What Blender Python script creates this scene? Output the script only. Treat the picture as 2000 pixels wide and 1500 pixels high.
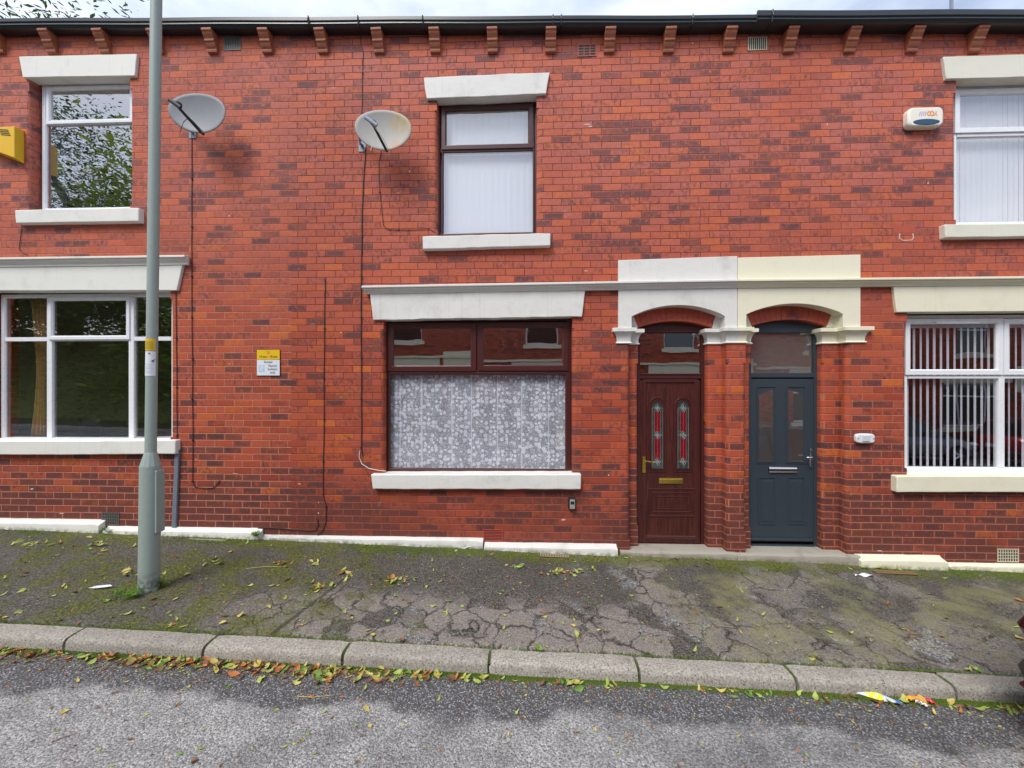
import bpy, bmesh, math, random
from mathutils import Vector, Matrix, noise
random.seed(7)
R = math.radians
for o in list(bpy.data.objects): bpy.data.objects.remove(o)
scene = bpy.context.scene
col = scene.collection
PI = math.pi

# ------------------------------------------------------------------ camera
F, D, H, YAW = 750.0, 4.68, 2.03, R(2.1)      # focal (in 2000 px units), distance to the facade, height, yaw
cam = bpy.data.cameras.new('camera'); camo = bpy.data.objects.new('camera', cam); col.objects.link(camo)
camo.location = (0, -D, H); camo.rotation_euler = (R(90), 0, YAW)
cam.sensor_width = 36; cam.lens = 13.5; cam.clip_start = 0.05; cam.clip_end = 2000
scene.camera = camo
# ------------------------------------------------------------------ light
SUN_EL, SUN_AZ = R(52), R(-32)                 # azimuth from the -Y direction towards -X
scene.view_settings.view_transform = 'Standard'; scene.view_settings.look = 'None'
scene.view_settings.gamma = 1; scene.view_settings.exposure = 1.06
w = bpy.data.worlds.new('World'); scene.world = w; w.use_nodes = True
nt = w.node_tree; nt.nodes.clear()
def wn(t, **k):
    n = nt.nodes.new(t)
    for a, b in k.items(): setattr(n, a, b)
    return n
sky = wn('ShaderNodeTexSky', sky_type='NISHITA', sun_disc=False, sun_elevation=SUN_EL, sun_rotation=PI + R(32), air_density=1.0, dust_density=1.5)
tc = wn('ShaderNodeTexCoord'); mp = wn('ShaderNodeMapping'); mp.inputs['Scale'].default_value = (1, 1, 2.6)
nz = wn('ShaderNodeTexNoise'); nz.inputs['Scale'].default_value = 2.2; nz.inputs['Detail'].default_value = 7; nz.inputs['Roughness'].default_value = .55
rp = wn('ShaderNodeValToRGB'); rp.color_ramp.elements[0].position = .36; rp.color_ramp.elements[1].position = .62
rp.color_ramp.elements[0].color = (.30, .30, .30, 1); rp.color_ramp.elements[1].color = (.93, .93, .93, 1)
mx = wn('ShaderNodeMix', data_type='RGBA'); mx.inputs[7].default_value = (5.2, 5.65, 6.6, 1)
bg = wn('ShaderNodeBackground'); bg.inputs['Strength'].default_value = 0.1; out = wn('ShaderNodeOutputWorld')
L = nt.links.new
L(tc.outputs['Generated'], mp.inputs[0]); L(mp.outputs[0], nz.inputs[0]); L(nz.outputs[0], rp.inputs[0]); L(rp.outputs[0], mx.inputs[0])
L(sky.outputs[0], mx.inputs[6]); L(mx.outputs[2], bg.inputs[0]); L(bg.outputs[0], out.inputs[0])
sun = bpy.data.lights.new('sun', 'SUN'); sun.energy = 1.45; sun.angle = R(26); sun.color = (1, .97, .92)
suno = bpy.data.objects.new('sun', sun); col.objects.link(suno)
sdir = Vector((math.sin(SUN_AZ) * math.cos(SUN_EL), -math.cos(SUN_AZ) * math.cos(SUN_EL), math.sin(SUN_EL)))
suno.rotation_euler = sdir.to_track_quat('Z', 'Y').to_euler(); suno.location = (-8, -12, 14)

# ------------------------------------------------------------------ geometry of the view: photo pixel -> point at depth Y
def ray(px, py):
    u = (px - 1000) / F; v = (750 - py) / F
    return Vector((-math.sin(YAW) + u * math.cos(YAW), math.cos(YAW) + u * math.sin(YAW), v))
def WP(px, py, Y=0.0):
    d = ray(px, py); t = (Y + D) / d.y
    return Vector((t * d.x, Y, H + t * d.z))
def WX(px, Y=0.0): return WP(px, 750, Y).x
def RC(x0, y0, x1, y1, Y=0.0):                  # level rectangle: X0,X1,Z0,Z1
    xm, ym = (x0 + x1) / 2, (y0 + y1) / 2
    return WP(x0, ym, Y).x, WP(x1, ym, Y).x, WP(xm, y1, Y).z, WP(xm, y0, Y).z
GR = -0.0275; GZ = 0.0215
def zwall(x): return GZ + GR * x
def zpave(x, y): return zwall(x) + .025 * (y + .08)
KB, KF = -1.73, -1.88                            # kerb back and front
def zroad(x, y):
    return zpave(x, KF) - .078 + .018 * min(max(0, KF - y), 3.6) - .018 * max(0, KF - 3.6 - y)
def GP(px, py, road=False):                      # pixel onto the ground
    d = ray(px, py); t = 1.0
    for _ in range(30):
        p = Vector((0, -D, H)) + d * t
        g = zroad(p.x, p.y) if road else zpave(p.x, p.y)
        t *= (H - g) / max(1e-6, (H - p.z))
    return Vector((0, -D, H)) + d * t

# ------------------------------------------------------------------ materials
class NB:
    def __init__(s, name):
        s.m = bpy.data.materials.new(name); s.m.use_nodes = True; s.t = s.m.node_tree; s.t.nodes.clear()
        s.out = s.t.nodes.new('ShaderNodeOutputMaterial')
    def n(s, t, **k):
        n = s.t.nodes.new(t)
        for a, b in k.items(): setattr(n, a, b)
        return n
    def set(s, inp, v):
        if isinstance(v, bpy.types.NodeSocket): s.t.links.new(v, inp)
        elif isinstance(v, (tuple, list)) and len(v) == 3 and inp.type == 'RGBA': inp.default_value = (*v, 1)
        else: inp.default_value = v
    def math(s, op, a, b=None, c=None, clamp=False):
        n = s.n('ShaderNodeMath', operation=op, use_clamp=clamp); s.set(n.inputs[0], a)
        if b is not None: s.set(n.inputs[1], b)
        if c is not None: s.set(n.inputs[2], c)
        return n.outputs[0]
    def mix(s, f, a, b, mode='MIX'):
        n = s.n('ShaderNodeMix', data_type='RGBA', blend_type=mode); s.set(n.inputs[0], f); s.set(n.inputs[6], a); s.set(n.inputs[7], b); return n.outputs[2]
    def sep(s, v):
        n = s.n('ShaderNodeSeparateXYZ'); s.set(n.inputs[0], v); return n.outputs
    def comb(s, x, y, z=0.0):
        n = s.n('ShaderNodeCombineXYZ'); s.set(n.inputs[0], x); s.set(n.inputs[1], y); s.set(n.inputs[2], z); return n.outputs[0]
    def noise(s, vec, scale, detail=3, rough=.5, dim='3D', w=None, dist=0):
        n = s.n('ShaderNodeTexNoise', noise_dimensions=dim); s.set(n.inputs['Vector'], vec); n.inputs['Scale'].default_value = scale
        n.inputs['Detail'].default_value = detail; n.inputs['Roughness'].default_value = rough; n.inputs['Distortion'].default_value = dist
        if w is not None: s.set(n.inputs['W'], w)
        return n.outputs[0]
    def vor(s, vec, scale, feat='F1', rand=1.0):
        n = s.n('ShaderNodeTexVoronoi', feature=feat); s.set(n.inputs['Vector'], vec); n.inputs['Scale'].default_value = scale
        n.inputs['Randomness'].default_value = rand; return n
    def ss(s, x, a, b, lo=0.0, hi=1.0):           # smooth step
        n = s.n('ShaderNodeMapRange', interpolation_type='SMOOTHSTEP'); s.set(n.inputs[0], x); s.set(n.inputs[1], a); s.set(n.inputs[2], b)
        s.set(n.inputs[3], lo); s.set(n.inputs[4], hi); return n.outputs[0]
    def ramp(s, f, stops, interp='LINEAR'):
        n = s.n('ShaderNodeValToRGB'); s.set(n.inputs[0], f); e = n.color_ramp.elements; n.color_ramp.interpolation = interp
        while len(e) < len(stops): e.new(.5)
        for i, (p, c) in enumerate(stops): e[i].position = p; e[i].color = (*c, 1)
        return n.outputs[0]
    def bump(s, h, dist=.004, strength=1.0, prev=None):
        n = s.n('ShaderNodeBump'); s.set(n.inputs['Height'], h); n.inputs['Distance'].default_value = dist; n.inputs['Strength'].default_value = strength
        if prev is not None: s.set(n.inputs['Normal'], prev)
        return n.outputs[0]
    def bsdf(s, color, rough=.6, normal=None, metal=0.0, spec=.5, **k):
        n = s.n('ShaderNodeBsdfPrincipled'); s.set(n.inputs['Base Color'], color); s.set(n.inputs['Roughness'], rough); s.set(n.inputs['Metallic'], metal)
        n.inputs['Specular IOR Level'].default_value = spec
        if normal is not None: s.set(n.inputs['Normal'], normal)
        for a, b in k.items(): s.set(n.inputs[a.replace('_', ' ')], b)
        s.t.links.new(n.outputs[0], s.out.inputs[0]); return n
    def pos(s): return s.n('ShaderNodeNewGeometry').outputs['Position']
    def obj(s): return s.n('ShaderNodeTexCoord').outputs['Object']

COURSE, BL = 0.0844, 0.2345
def brick_mat(name, mortar_lo, mortar_hi, mw=.0035, dark_bias=0.0, zsplit=2.2, mortar_amt=1.0, hi_bias=0.0):
    b = NB(name); P = b.pos(); x, y, z = b.sep(P)
    wob = b.noise(P, .8, 2); zz = b.math('ADD', z, b.math('MULTIPLY', b.math('SUBTRACT', wob, .5), .006))
    u = b.math('ADD', x, y); v = b.math('DIVIDE', b.math('ADD', zz, 20.0 + .026), COURSE)
    row = b.math('FLOOR', v); fv = b.math('SUBTRACT', v, row)
    wr = b.n('ShaderNodeTexWhiteNoise', noise_dimensions='1D'); b.set(wr.inputs['W'], row)
    off = b.math('ADD', b.math('MULTIPLY', b.math('FLOORED_MODULO', row, 2.0), .5), b.math('MULTIPLY', wr.outputs[0], .10))
    uu = b.math('ADD', b.math('DIVIDE', b.math('ADD', u, 40.0), BL), off); cl = b.math('FLOOR', uu); fu = b.math('SUBTRACT', uu, cl)
    w3 = b.n('ShaderNodeTexWhiteNoise', noise_dimensions='3D'); b.set(w3.inputs['Vector'], b.comb(cl, row, 3.7))
    r1, r2, r3 = b.sep(w3.outputs['Color'])
    du = b.math('MULTIPLY', b.math('MINIMUM', fu, b.math('SUBTRACT', 1.0, fu)), BL)
    dv = b.math('MULTIPLY', b.math('MINIMUM', fv, b.math('SUBTRACT', 1.0, fv)), COURSE)
    d = b.math('MINIMUM', du, dv)
    dn = b.math('ADD', d, b.math('MULTIPLY', b.math('SUBTRACT', b.noise(P, 60, 2), .5), .0022))
    brickmask = b.ss(dn, mw * .45, mw * .45 + .0022)
    base = b.ramp(r1, [(0, (.31, .049, .021)), (.25, (.42, .076, .031)), (.5, (.46, .093, .043)), (.75, (.36, .066, .036)), (.93, (.48, .092, .024)), (1, (.54, .13, .026))])
    big = b.noise(P, .55, 3, .6)
    # old weathering: upper storey bricks bleached and pinker
    up = b.math('MULTIPLY', b.ss(z, 1.6, 5.5), b.ss(big, .25, .7, .45, 1.0))
    base = b.mix(b.math('MULTIPLY', up, .78), base, b.mix(b.ss(r3, .2, .8), (.52, .170, .135), (.62, .175, .095)))
    base = b.mix(b.ss(b.noise(P, 22, 4, .6), .35, .75, 0, .35), base, (.25, .05, .03))
    # burnt bricks
    smn = b.noise(b.comb(b.math('MULTIPLY', uu, 2.6), b.math('MULTIPLY', v, .62), b.math('MULTIPLY', r3, 50.0)), 2.3, 3, .6)
    lowp = b.math('ADD', b.math('MULTIPLY', b.math('MULTIPLY', b.ss(z, 1.9, .35), b.ss(b.noise(P, .9, 2), .30, .62, .45, 1.0)), .50), b.math('MULTIPLY', b.ss(big, .42, .66),   .19 + hi_bias))
    thr = b.math('SUBTRACT', .86 - dark_bias, lowp)
    lowp = b.math('ADD', lowp, b.math('MULTIPLY', b.math('MULTIPLY', b.ss(z, .95, .45), b.ss(b.noise(P, .7, 2), .38, .56)), .38)); thr = b.math('SUBTRACT', .86 - dark_bias, lowp)
    gate = b.ss(r2, thr, b.math('ADD', thr, .16))
    full = b.math('MULTIPLY', gate, b.ss(smn, .24, .48))
    edge = b.ss(d, .002, .020, .30, 1.0)
    full = b.math('MULTIPLY', full, edge)
    part = b.math('MULTIPLY', b.ss(r2, b.math('SUBTRACT', thr, .48), b.math('SUBTRACT', thr, .1)), b.ss(smn, .42, .70))
    dk = b.math('MAXIMUM', full, b.math('MULTIPLY', part, .85))
    dk = b.math('MULTIPLY', dk, b.ss(b.noise(P, 55, 2), .2, .6, .72, 1.0))
    darkc = b.mix(r3, (.058, .030, .034), (.14, .046, .038))
    darkc = b.mix(b.math('MULTIPLY', up, .55), darkc, (.19, .08, .082))
    c = b.mix(b.math('MULTIPLY', dk, .95), base, darkc)
    # sooty damp lower courses
    c = b.mix(b.math('MULTIPLY', b.ss(z, 1.15, .1), b.ss(b.noise(P, 1.4, 3), .3, .6, .15, .72)), c, (.13, .036, .026))
    # white paint / lime spots
    vs = b.vor(P, 7.0); sp = b.math('MULTIPLY', b.ss(vs.outputs['Distance'], .075, .045), b.ss(b.sep(vs.outputs['Color'])[0], .93, .94))
    c = b.mix(b.math('MULTIPLY', sp, .85), c, (.75, .66, .6))
    lime = b.math('MULTIPLY', b.ss(b.noise(P, 3.1, 5, .7), .64, .74), b.ss(b.noise(b.comb(b.math('MULTIPLY', u, 3.0), b.math('MULTIPLY', z, 14.0)), 3, 3), .4, .65))
    c = b.mix(b.math('MULTIPLY', lime, .35), c, (.62, .40, .36))
    mort = b.mix(b.ss(b.math('ADD', z, b.math('MULTIPLY', big, 2.0)), zsplit, zsplit + 2.0), mortar_lo, mortar_hi)
    mort = b.mix(b.noise(P, 9, 3), mort, b.mix(.5, mort, (.15, .04, .03)))
    inv = b.math('MULTIPLY', b.math('SUBTRACT', 1.0, brickmask), mortar_amt)
    c = b.mix(inv, c, mort)
    h = b.math('ADD', b.math('MULTIPLY', b.ss(dn, 0, .007), 1.0), b.math('MULTIPLY', b.noise(P, 130, 4, .7), .30))
    h = b.math('ADD', h, b.math('MULTIPLY', r3, .22))
    rough = b.math('ADD', .62, b.math('MULTIPLY', b.noise(P, 30, 2), .25))
    b.bsdf(c, rough, b.bump(h, .0055, .9), spec=.35)
    return b.m
def paint_mat(name, c, dirt=(.45, .45, .40), amt=.35, bumpd=.004, rough=.6):
    b = NB(name); P = b.pos()
    n1 = b.noise(P, 3.5, 5, .65); n2 = b.noise(P, 26, 4, .6)
    x, y, z = b.sep(P); cc = b.mix(b.ss(n1, .5, .78, 0, amt), c, dirt)
    cc = b.mix(b.ss(n2, .60, .75, 0, amt * .8), cc, tuple(q * .72 for q in c))
    x, y, z = b.sep(P)
    strk = b.noise(b.comb(b.math('MULTIPLY', x, 22.0), y, b.math('MULTIPLY', z, 1.2)), 1.0, 3)
    cc = b.mix(b.ss(strk, .58, .75, 0, amt * .5), cc, dirt)
    chip = b.math('MULTIPLY', b.ss(b.noise(P, 34, 4, .75), .70, .72), b.ss(n1, .42, .6)); cc = b.mix(b.math('MULTIPLY', chip, .8), cc, (.24, .20, .15)); hg = b.math('SUBTRACT', z, b.math('ADD', .0215, b.math('MULTIPLY', x, -.0275))); gm = b.math('MULTIPLY', b.ss(b.math('ADD', hg, b.math('MULTIPLY', n2, .05)), .085, .015), b.ss(b.noise(P, 11, 5, .7), .38, .58)); cc = b.mix(b.math('MULTIPLY', gm, .8), cc, b.mix(n2, (.05, .045, .03), (.22, .21, .12)))
    h = b.math('ADD', b.math('MULTIPLY', b.noise(P, 14, 3, .5), 1.0), b.math('MULTIPLY', b.noise(P, 90, 3, .6), .25))
    b.bsdf(cc, rough, b.bump(h, bumpd, .7), spec=.4); return b.m
def plain(name, c, rough=.5, metal=0.0, var=.12, scale=8, bumpd=0, spec=.5, **k):
    b = NB(name); P = b.pos()
    cc = b.mix(b.noise(P, scale, 4, .6), tuple(q * (1 - var) for q in c), tuple(min(1, q * (1 + var)) for q in c))
    rr = b.math('ADD', rough - .06, b.math('MULTIPLY', b.noise(P, scale * 2.3, 3), .12))
    nm = b.bump(b.noise(P, scale * 12, 3), bumpd, .6) if bumpd else None
    b.bsdf(cc, rr, nm, metal, spec, **k); return b.m
def glass_mat(name, refl=.16, tint=(.94, .94, .95), wav=.0):
    b = NB(name); P = b.pos()
    fr = b.n('ShaderNodeFresnel'); fr.inputs[0].default_value = 1.5
    tr = b.n('ShaderNodeBsdfTransparent'); tr.inputs[0].default_value = (*tint, 1)
    gl = b.n('ShaderNodeBsdfGlossy'); gl.inputs['Roughness'].default_value = 0.0; gl.inputs[0].default_value = (1, 1, 1, 1)
    b.set(gl.inputs['Normal'], b.bump(b.noise(P, 1.6, 2), .004 + wav, .35))
    ms = b.n('ShaderNodeMixShader'); b.set(ms.inputs[0], b.math('MULTIPLY', b.math('ADD', fr.outputs[0], refl, clamp=True), b.math('SUBTRACT', 1.0, b.n('ShaderNodeNewGeometry').outputs['Backfacing'])))
    b.t.links.new(tr.outputs[0], ms.inputs[1]); b.t.links.new(gl.outputs[0], ms.inputs[2]); b.t.links.new(ms.outputs[0], b.out.inputs[0])
    return b.m

M = {}
M['brick_left'] = brick_mat('brick_left', (.60, .28, .19), (.40, .13, .09), .0062, .03, 3.2, 1.0)
M['brick_mid'] = brick_mat('brick_mid', (.40, .11, .07), (.17, .032, .025), .0046, .02, 1.6, .95)
M['brick_right'] = brick_mat('brick_right', (.56, .24, .15), (.26, .07, .055), .0050, .03, 2.6, .95)
M['brick_jamb'] = brick_mat('brick_jamb', (.58, .24, .14), (.46, .15, .09), .0055, .14, 1.3, .95)
M['paint_grey'] = paint_mat('paint_grey', (.70, .69, .65), (.40, .40, .34), .5)
M['paint_white'] = paint_mat('paint_white', (.75, .745, .69), (.42, .43, .34), amt=.35, bumpd=.002)
M['paint_cream'] = paint_mat('paint_cream', (.76, .73, .56), (.5, .49, .32), .3, .002)
M['paint_offwhite'] = paint_mat('paint_offwhite', (.70, .69, .58), (.42, .44, .32), .3, .003)
M['upvc'] = plain('upvc', (.78, .80, .82), .28, var=.03, scale=4)
M['gutter'] = plain('gutter', (.018, .022, .026), .32, var=.4, scale=12)
M['corbel'] = plain('corbel', (.33, .105, .05), .55, var=.35, scale=18, bumpd=.003)
M['grey_door'] = plain('grey_door', (.032, .045, .058), .42, var=.12, scale=20, bumpd=.0012)
M['chrome'] = plain('chrome', (.75, .75, .76), .18, 1.0, .05)
M['brass'] = plain('brass', (.72, .50, .10), .25, 1.0, .1)
M['black'] = plain('black', (.014, .014, .015), .5)
M['cable'] = plain('cable', (.035, .018, .018), .6)
M['cable_white'] = plain('cable_white', (.7, .66, .6), .5)
M['slate'] = plain('slate', (.06, .065, .075), .6, var=.3, scale=5, bumpd=.01)
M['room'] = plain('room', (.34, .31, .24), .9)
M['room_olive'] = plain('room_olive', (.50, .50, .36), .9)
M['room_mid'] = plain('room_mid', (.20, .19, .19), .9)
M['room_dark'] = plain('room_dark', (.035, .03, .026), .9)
M['glass'] = glass_mat('glass', .07)
M['glass_strong'] = glass_mat('glass_strong', .36)
M['glass_mid'] = glass_mat('glass_mid', .17)
M['glass_sky'] = glass_mat('glass_sky', .22)
M['terracotta'] = plain('terracotta', (.36, .09, .055), .55, var=.2, scale=20)
M['stone_step'] = paint_mat('stone_step', (.34, .31, .26), (.12, .12, .08), .75, .004, .8)
M['galv'] = plain('galv', (.20, .24, .30), .45, .3, .2)
def wood_door():
    b = NB('rosewood'); P = b.pos(); x, y, z = b.sep(P)
    g = b.noise(b.comb(b.math('MULTIPLY', x, 1.0), b.math('MULTIPLY', y, 1.0), b.math('MULTIPLY', z, .045)), 95, 3, .6)
    c = b.mix(b.ss(g, .38, .66), (.040, .0085, .007), (.095, .021, .015))
    b.bsdf(c, .36, b.bump(g, .0006, .4), spec=.5); return b.m
M['rosewood'] = wood_door()
def rosewood_frame():
    b = NB('rosewood_frame'); P = b.pos()
    g = b.noise(P, 60, 3, .6); c = b.mix(g, (.048, .011, .010), (.080, .020, .018)); b.bsdf(c, .32, spec=.5); return b.m
M['rosewood_frame'] = rosewood_frame()
def frosted():
    b = NB('frosted_glass'); P = b.pos(); n = b.noise(P, 160, 3)
    b.bsdf(b.mix(n, (.15, .135, .12), (.20, .18, .165)), .07, b.bump(n, .0015, .5), spec=.8); return b.m
M['frosted'] = frosted()

# ------------------------------------------------------------------ mesh builder
class MB:
    def __init__(s): s.v = []; s.f = []
    def add(s, vs, fs):
        o = len(s.v); s.v += [tuple(p) for p in vs]; s.f += [tuple(i + o for i in f) for f in fs]; return s
    def box(s, x0, x1, y0, y1, z0, z1):
        return s.hexa([(x0, y0, z0), (x1, y0, z0), (x1, y1, z0), (x0, y1, z0)], [(x0, y0, z1), (x1, y0, z1), (x1, y1, z1), (x0, y1, z1)])
    def hexa(s, b, t): return s.add(list(b) + list(t), [(3, 2, 1, 0), (4, 5, 6, 7), (0, 1, 5, 4), (1, 2, 6, 5), (2, 3, 7, 6), (3, 0, 4, 7)])
    def prism(s, pts, y0, y1):                   # XZ polygon extruded along Y (y0 in front)
        n = len(pts); vs = [(x, y0, z) for x, z in pts] + [(x, y1, z) for x, z in pts]
        return s.add(vs, [tuple(range(n)), tuple(range(2 * n - 1, n - 1, -1))] + [(i, i + n, (i + 1) % n + n, (i + 1) % n) for i in range(n)])
    def prismz(s, pts, z0, z1):                  # XY polygon extruded along Z
        n = len(pts); vs = [(x, y, z0) for x, y in pts] + [(x, y, z1) for x, y in pts]
        return s.add(vs, [tuple(range(n - 1, -1, -1)), tuple(range(n, 2 * n))] + [(i, (i + 1) % n, (i + 1) % n + n, i + n) for i in range(n)])
    def tube(s, pts, r, seg=6, closed=False, flat=1.0):
        pts = [Vector(p) for p in pts]; n = len(pts); vs = []
        up = None
        for i, p in enumerate(pts):
            a = pts[i - 1] if (i > 0 or closed) else p; c = pts[(i + 1) % n] if (i < n - 1 or closed) else p
            t = (c - a).normalized()
            if up is None: up = Vector((0, 1, 0)) if abs(t.y) < .9 else Vector((0, 0, 1))
            e = t.cross(up); 
            if e.length < 1e-4: e = t.cross(Vector((1, 0, 0)))
            e.normalize(); g = e.cross(t).normalized()
            rr = r[i] if isinstance(r, (list, tuple)) else r
            for k in range(seg):
                q = 2 * PI * k / seg; vs.append(p + e * math.cos(q) * rr + g * math.sin(q) * rr * flat)
        fs = []
        for i in range(n if closed else n - 1):
            j = (i + 1) % n
            for k in range(seg): fs.append((i * seg + k, i * seg + (k + 1) % seg, j * seg + (k + 1) % seg, j * seg + k))
        if not closed: fs += [tuple(range(seg - 1, -1, -1)), tuple((n - 1) * seg + k for k in range(seg))]
        return s.add(vs, fs)
    def lathe(s, prof, c=(0, 0, 0), seg=24, axis='z'):
        vs = []
        for r, h in prof:
            for k in range(seg):
                q = 2 * PI * k / seg; a, b_ = r * math.cos(q), r * math.sin(q)
                vs.append((c[0] + a, c[1] + b_, c[2] + h) if axis == 'z' else (c[0] + a, c[1] + h, c[2] + b_) if axis == 'y' else (c[0] + h, c[1] + a, c[2] + b_))
        n = len(prof); fs = []
        for i in range(n - 1):
            for k in range(seg): fs.append((i * seg + k, i * seg + (k + 1) % seg, (i + 1) * seg + (k + 1) % seg, (i + 1) * seg + k))
        fs += [tuple(range(seg - 1, -1, -1)), tuple((n - 1) * seg + k for k in range(seg))]
        return s.add(vs, fs)
    def grid(s, fn, nu, nv):
        vs = [fn(i / nu, j / nv) for j in range(nv + 1) for i in range(nu + 1)]
        return s.add(vs, [(j * (nu + 1) + i, j * (nu + 1) + i + 1, (j + 1) * (nu + 1) + i + 1, (j + 1) * (nu + 1) + i) for j in range(nv) for i in range(nu)])
    def mesh(s, name):
        me = bpy.data.meshes.new(name); me.from_pydata(s.v, [], s.f); me.update(); return me
    def build(s, name, mat, parent=None, bevel=0, smooth=False, recalc=True, sub=0):
        me = s.mesh(name)
        if recalc:
            bm = bmesh.new(); bm.from_mesh(me); bmesh.ops.recalc_face_normals(bm, faces=bm.faces); bm.to_mesh(me); bm.free()
        o = bpy.data.objects.new(name, me); col.objects.link(o)
        if mat: me.materials.append(mat)
        if parent: o.parent = parent; o.matrix_parent_inverse = PINV.get(parent.name, Matrix())
        if bevel:
            md = o.modifiers.new('bevel', 'BEVEL'); md.width = bevel; md.segments = 2; md.limit_method = 'ANGLE'; md.angle_limit = R(40)
        if smooth:
            for p in me.polygons: p.use_smooth = True
            if smooth != 'all': me.set_sharp_from_angle(angle=R(38))
        return o
PINV = {}
def empty(name, loc, rz=0):
    o = bpy.data.objects.new(name, None); o.empty_display_size = .1; col.objects.link(o); o.location = loc; o.rotation_euler = (0, 0, rz)
    PINV[o.name] = (Matrix.Translation(loc) @ Matrix.Rotation(rz, 4, 'Z')).inverted(); return o
def tag(o, label=None, cat=None, group=None, kind=None):
    if label: o['label'] = label
    if cat: o['category'] = cat
    if group: o['group'] = group
    if kind: o['kind'] = kind
    return o
def kids(o): return list(o.children)
def copy_tree(o, parent=None, ch=None):
    c = o.copy(); col.objects.link(c)
    if parent: c.parent = parent; c.matrix_parent_inverse = o.matrix_parent_inverse.copy()
    for k in kids(o): copy_tree(k, c)
    return c
def text_mesh(s, size, loc, mat, parent, name='lettering', align='CENTER', bold=False):
    cu = bpy.data.curves.new('t', 'FONT'); cu.body = s; cu.size = size; cu.extrude = .0004; cu.align_x = align; cu.align_y = 'CENTER'
    if bold: cu.offset = size * .018
    to = bpy.data.objects.new('t', cu); col.objects.link(to)
    dg = bpy.context.evaluated_depsgraph_get(); me = bpy.data.meshes.new_from_object(to.evaluated_get(dg))
    bpy.data.objects.remove(to); me.transform(Matrix.Translation(loc) @ Matrix.Rotation(R(90), 4, 'X'))
    o = bpy.data.objects.new(name, me); me.materials.clear(); me.materials.append(mat); col.objects.link(o)
    if parent: o.parent = parent; o.matrix_parent_inverse = PINV.get(parent.name, Matrix())
    return o

def stone(name, quad, yf, yb, mat, parent, rough=.004, bevel=.007, seed=0, label=None, nx=None):
    """painted stone block: quad = TL,TR,BR,BL photo corners on its front plane"""
    P4 = [WP(px, py, yf) for px, py in quad]; tl, tr, br, bl = P4
    wdt = (tr - tl).length; nx = nx or max(4, int(wdt / .05)); nz = 5
    mb = MB()
    def fp(i, j, y):
        a, c = i / nx, j / nz
        p = (bl.lerp(br, a)).lerp(tl.lerp(tr, a), c)
        q = noise.noise_vector(Vector((p.x * 7 + seed * 3.1, p.z * 7, y * 3))) * rough + noise.noise_vector(Vector((p.x * 2 + seed, p.z * 2, 5))) * rough
        return Vector((p.x + q.x, y + q.y * .6, p.z + q.z))
    vs = []; idx = {}
    for L_, y in enumerate((yf, yb)):
        for j in range(nz + 1):
            for i in range(nx + 1): idx[(i, j, L_)] = len(vs); vs.append(fp(i, j, y))
    fs = []
    for i in range(nx):
        for j in range(nz):
            fs.append((idx[i, j, 0], idx[i + 1, j, 0], idx[i + 1, j + 1, 0], idx[i, j + 1, 0])); fs.append((idx[i, j, 1], idx[i, j + 1, 1], idx[i + 1, j + 1, 1], idx[i + 1, j, 1]))
        fs.append((idx[i, 0, 0], idx[i, 0, 1], idx[i + 1, 0, 1], idx[i + 1, 0, 0])); fs.append((idx[i, nz, 0], idx[i + 1, nz, 0], idx[i + 1, nz, 1], idx[i, nz, 1]))
    for j in range(nz):
        fs.append((idx[0, j, 0], idx[0, j + 1, 0], idx[0, j + 1, 1], idx[0, j, 1])); fs.append((idx[nx, j, 0], idx[nx, j, 1], idx[nx, j + 1, 1], idx[nx, j + 1, 0]))
    mb.add(vs, fs); o = mb.build(name, mat, parent, bevel=bevel, smooth=True)
    if label: o['label'] = label
    return o

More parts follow.
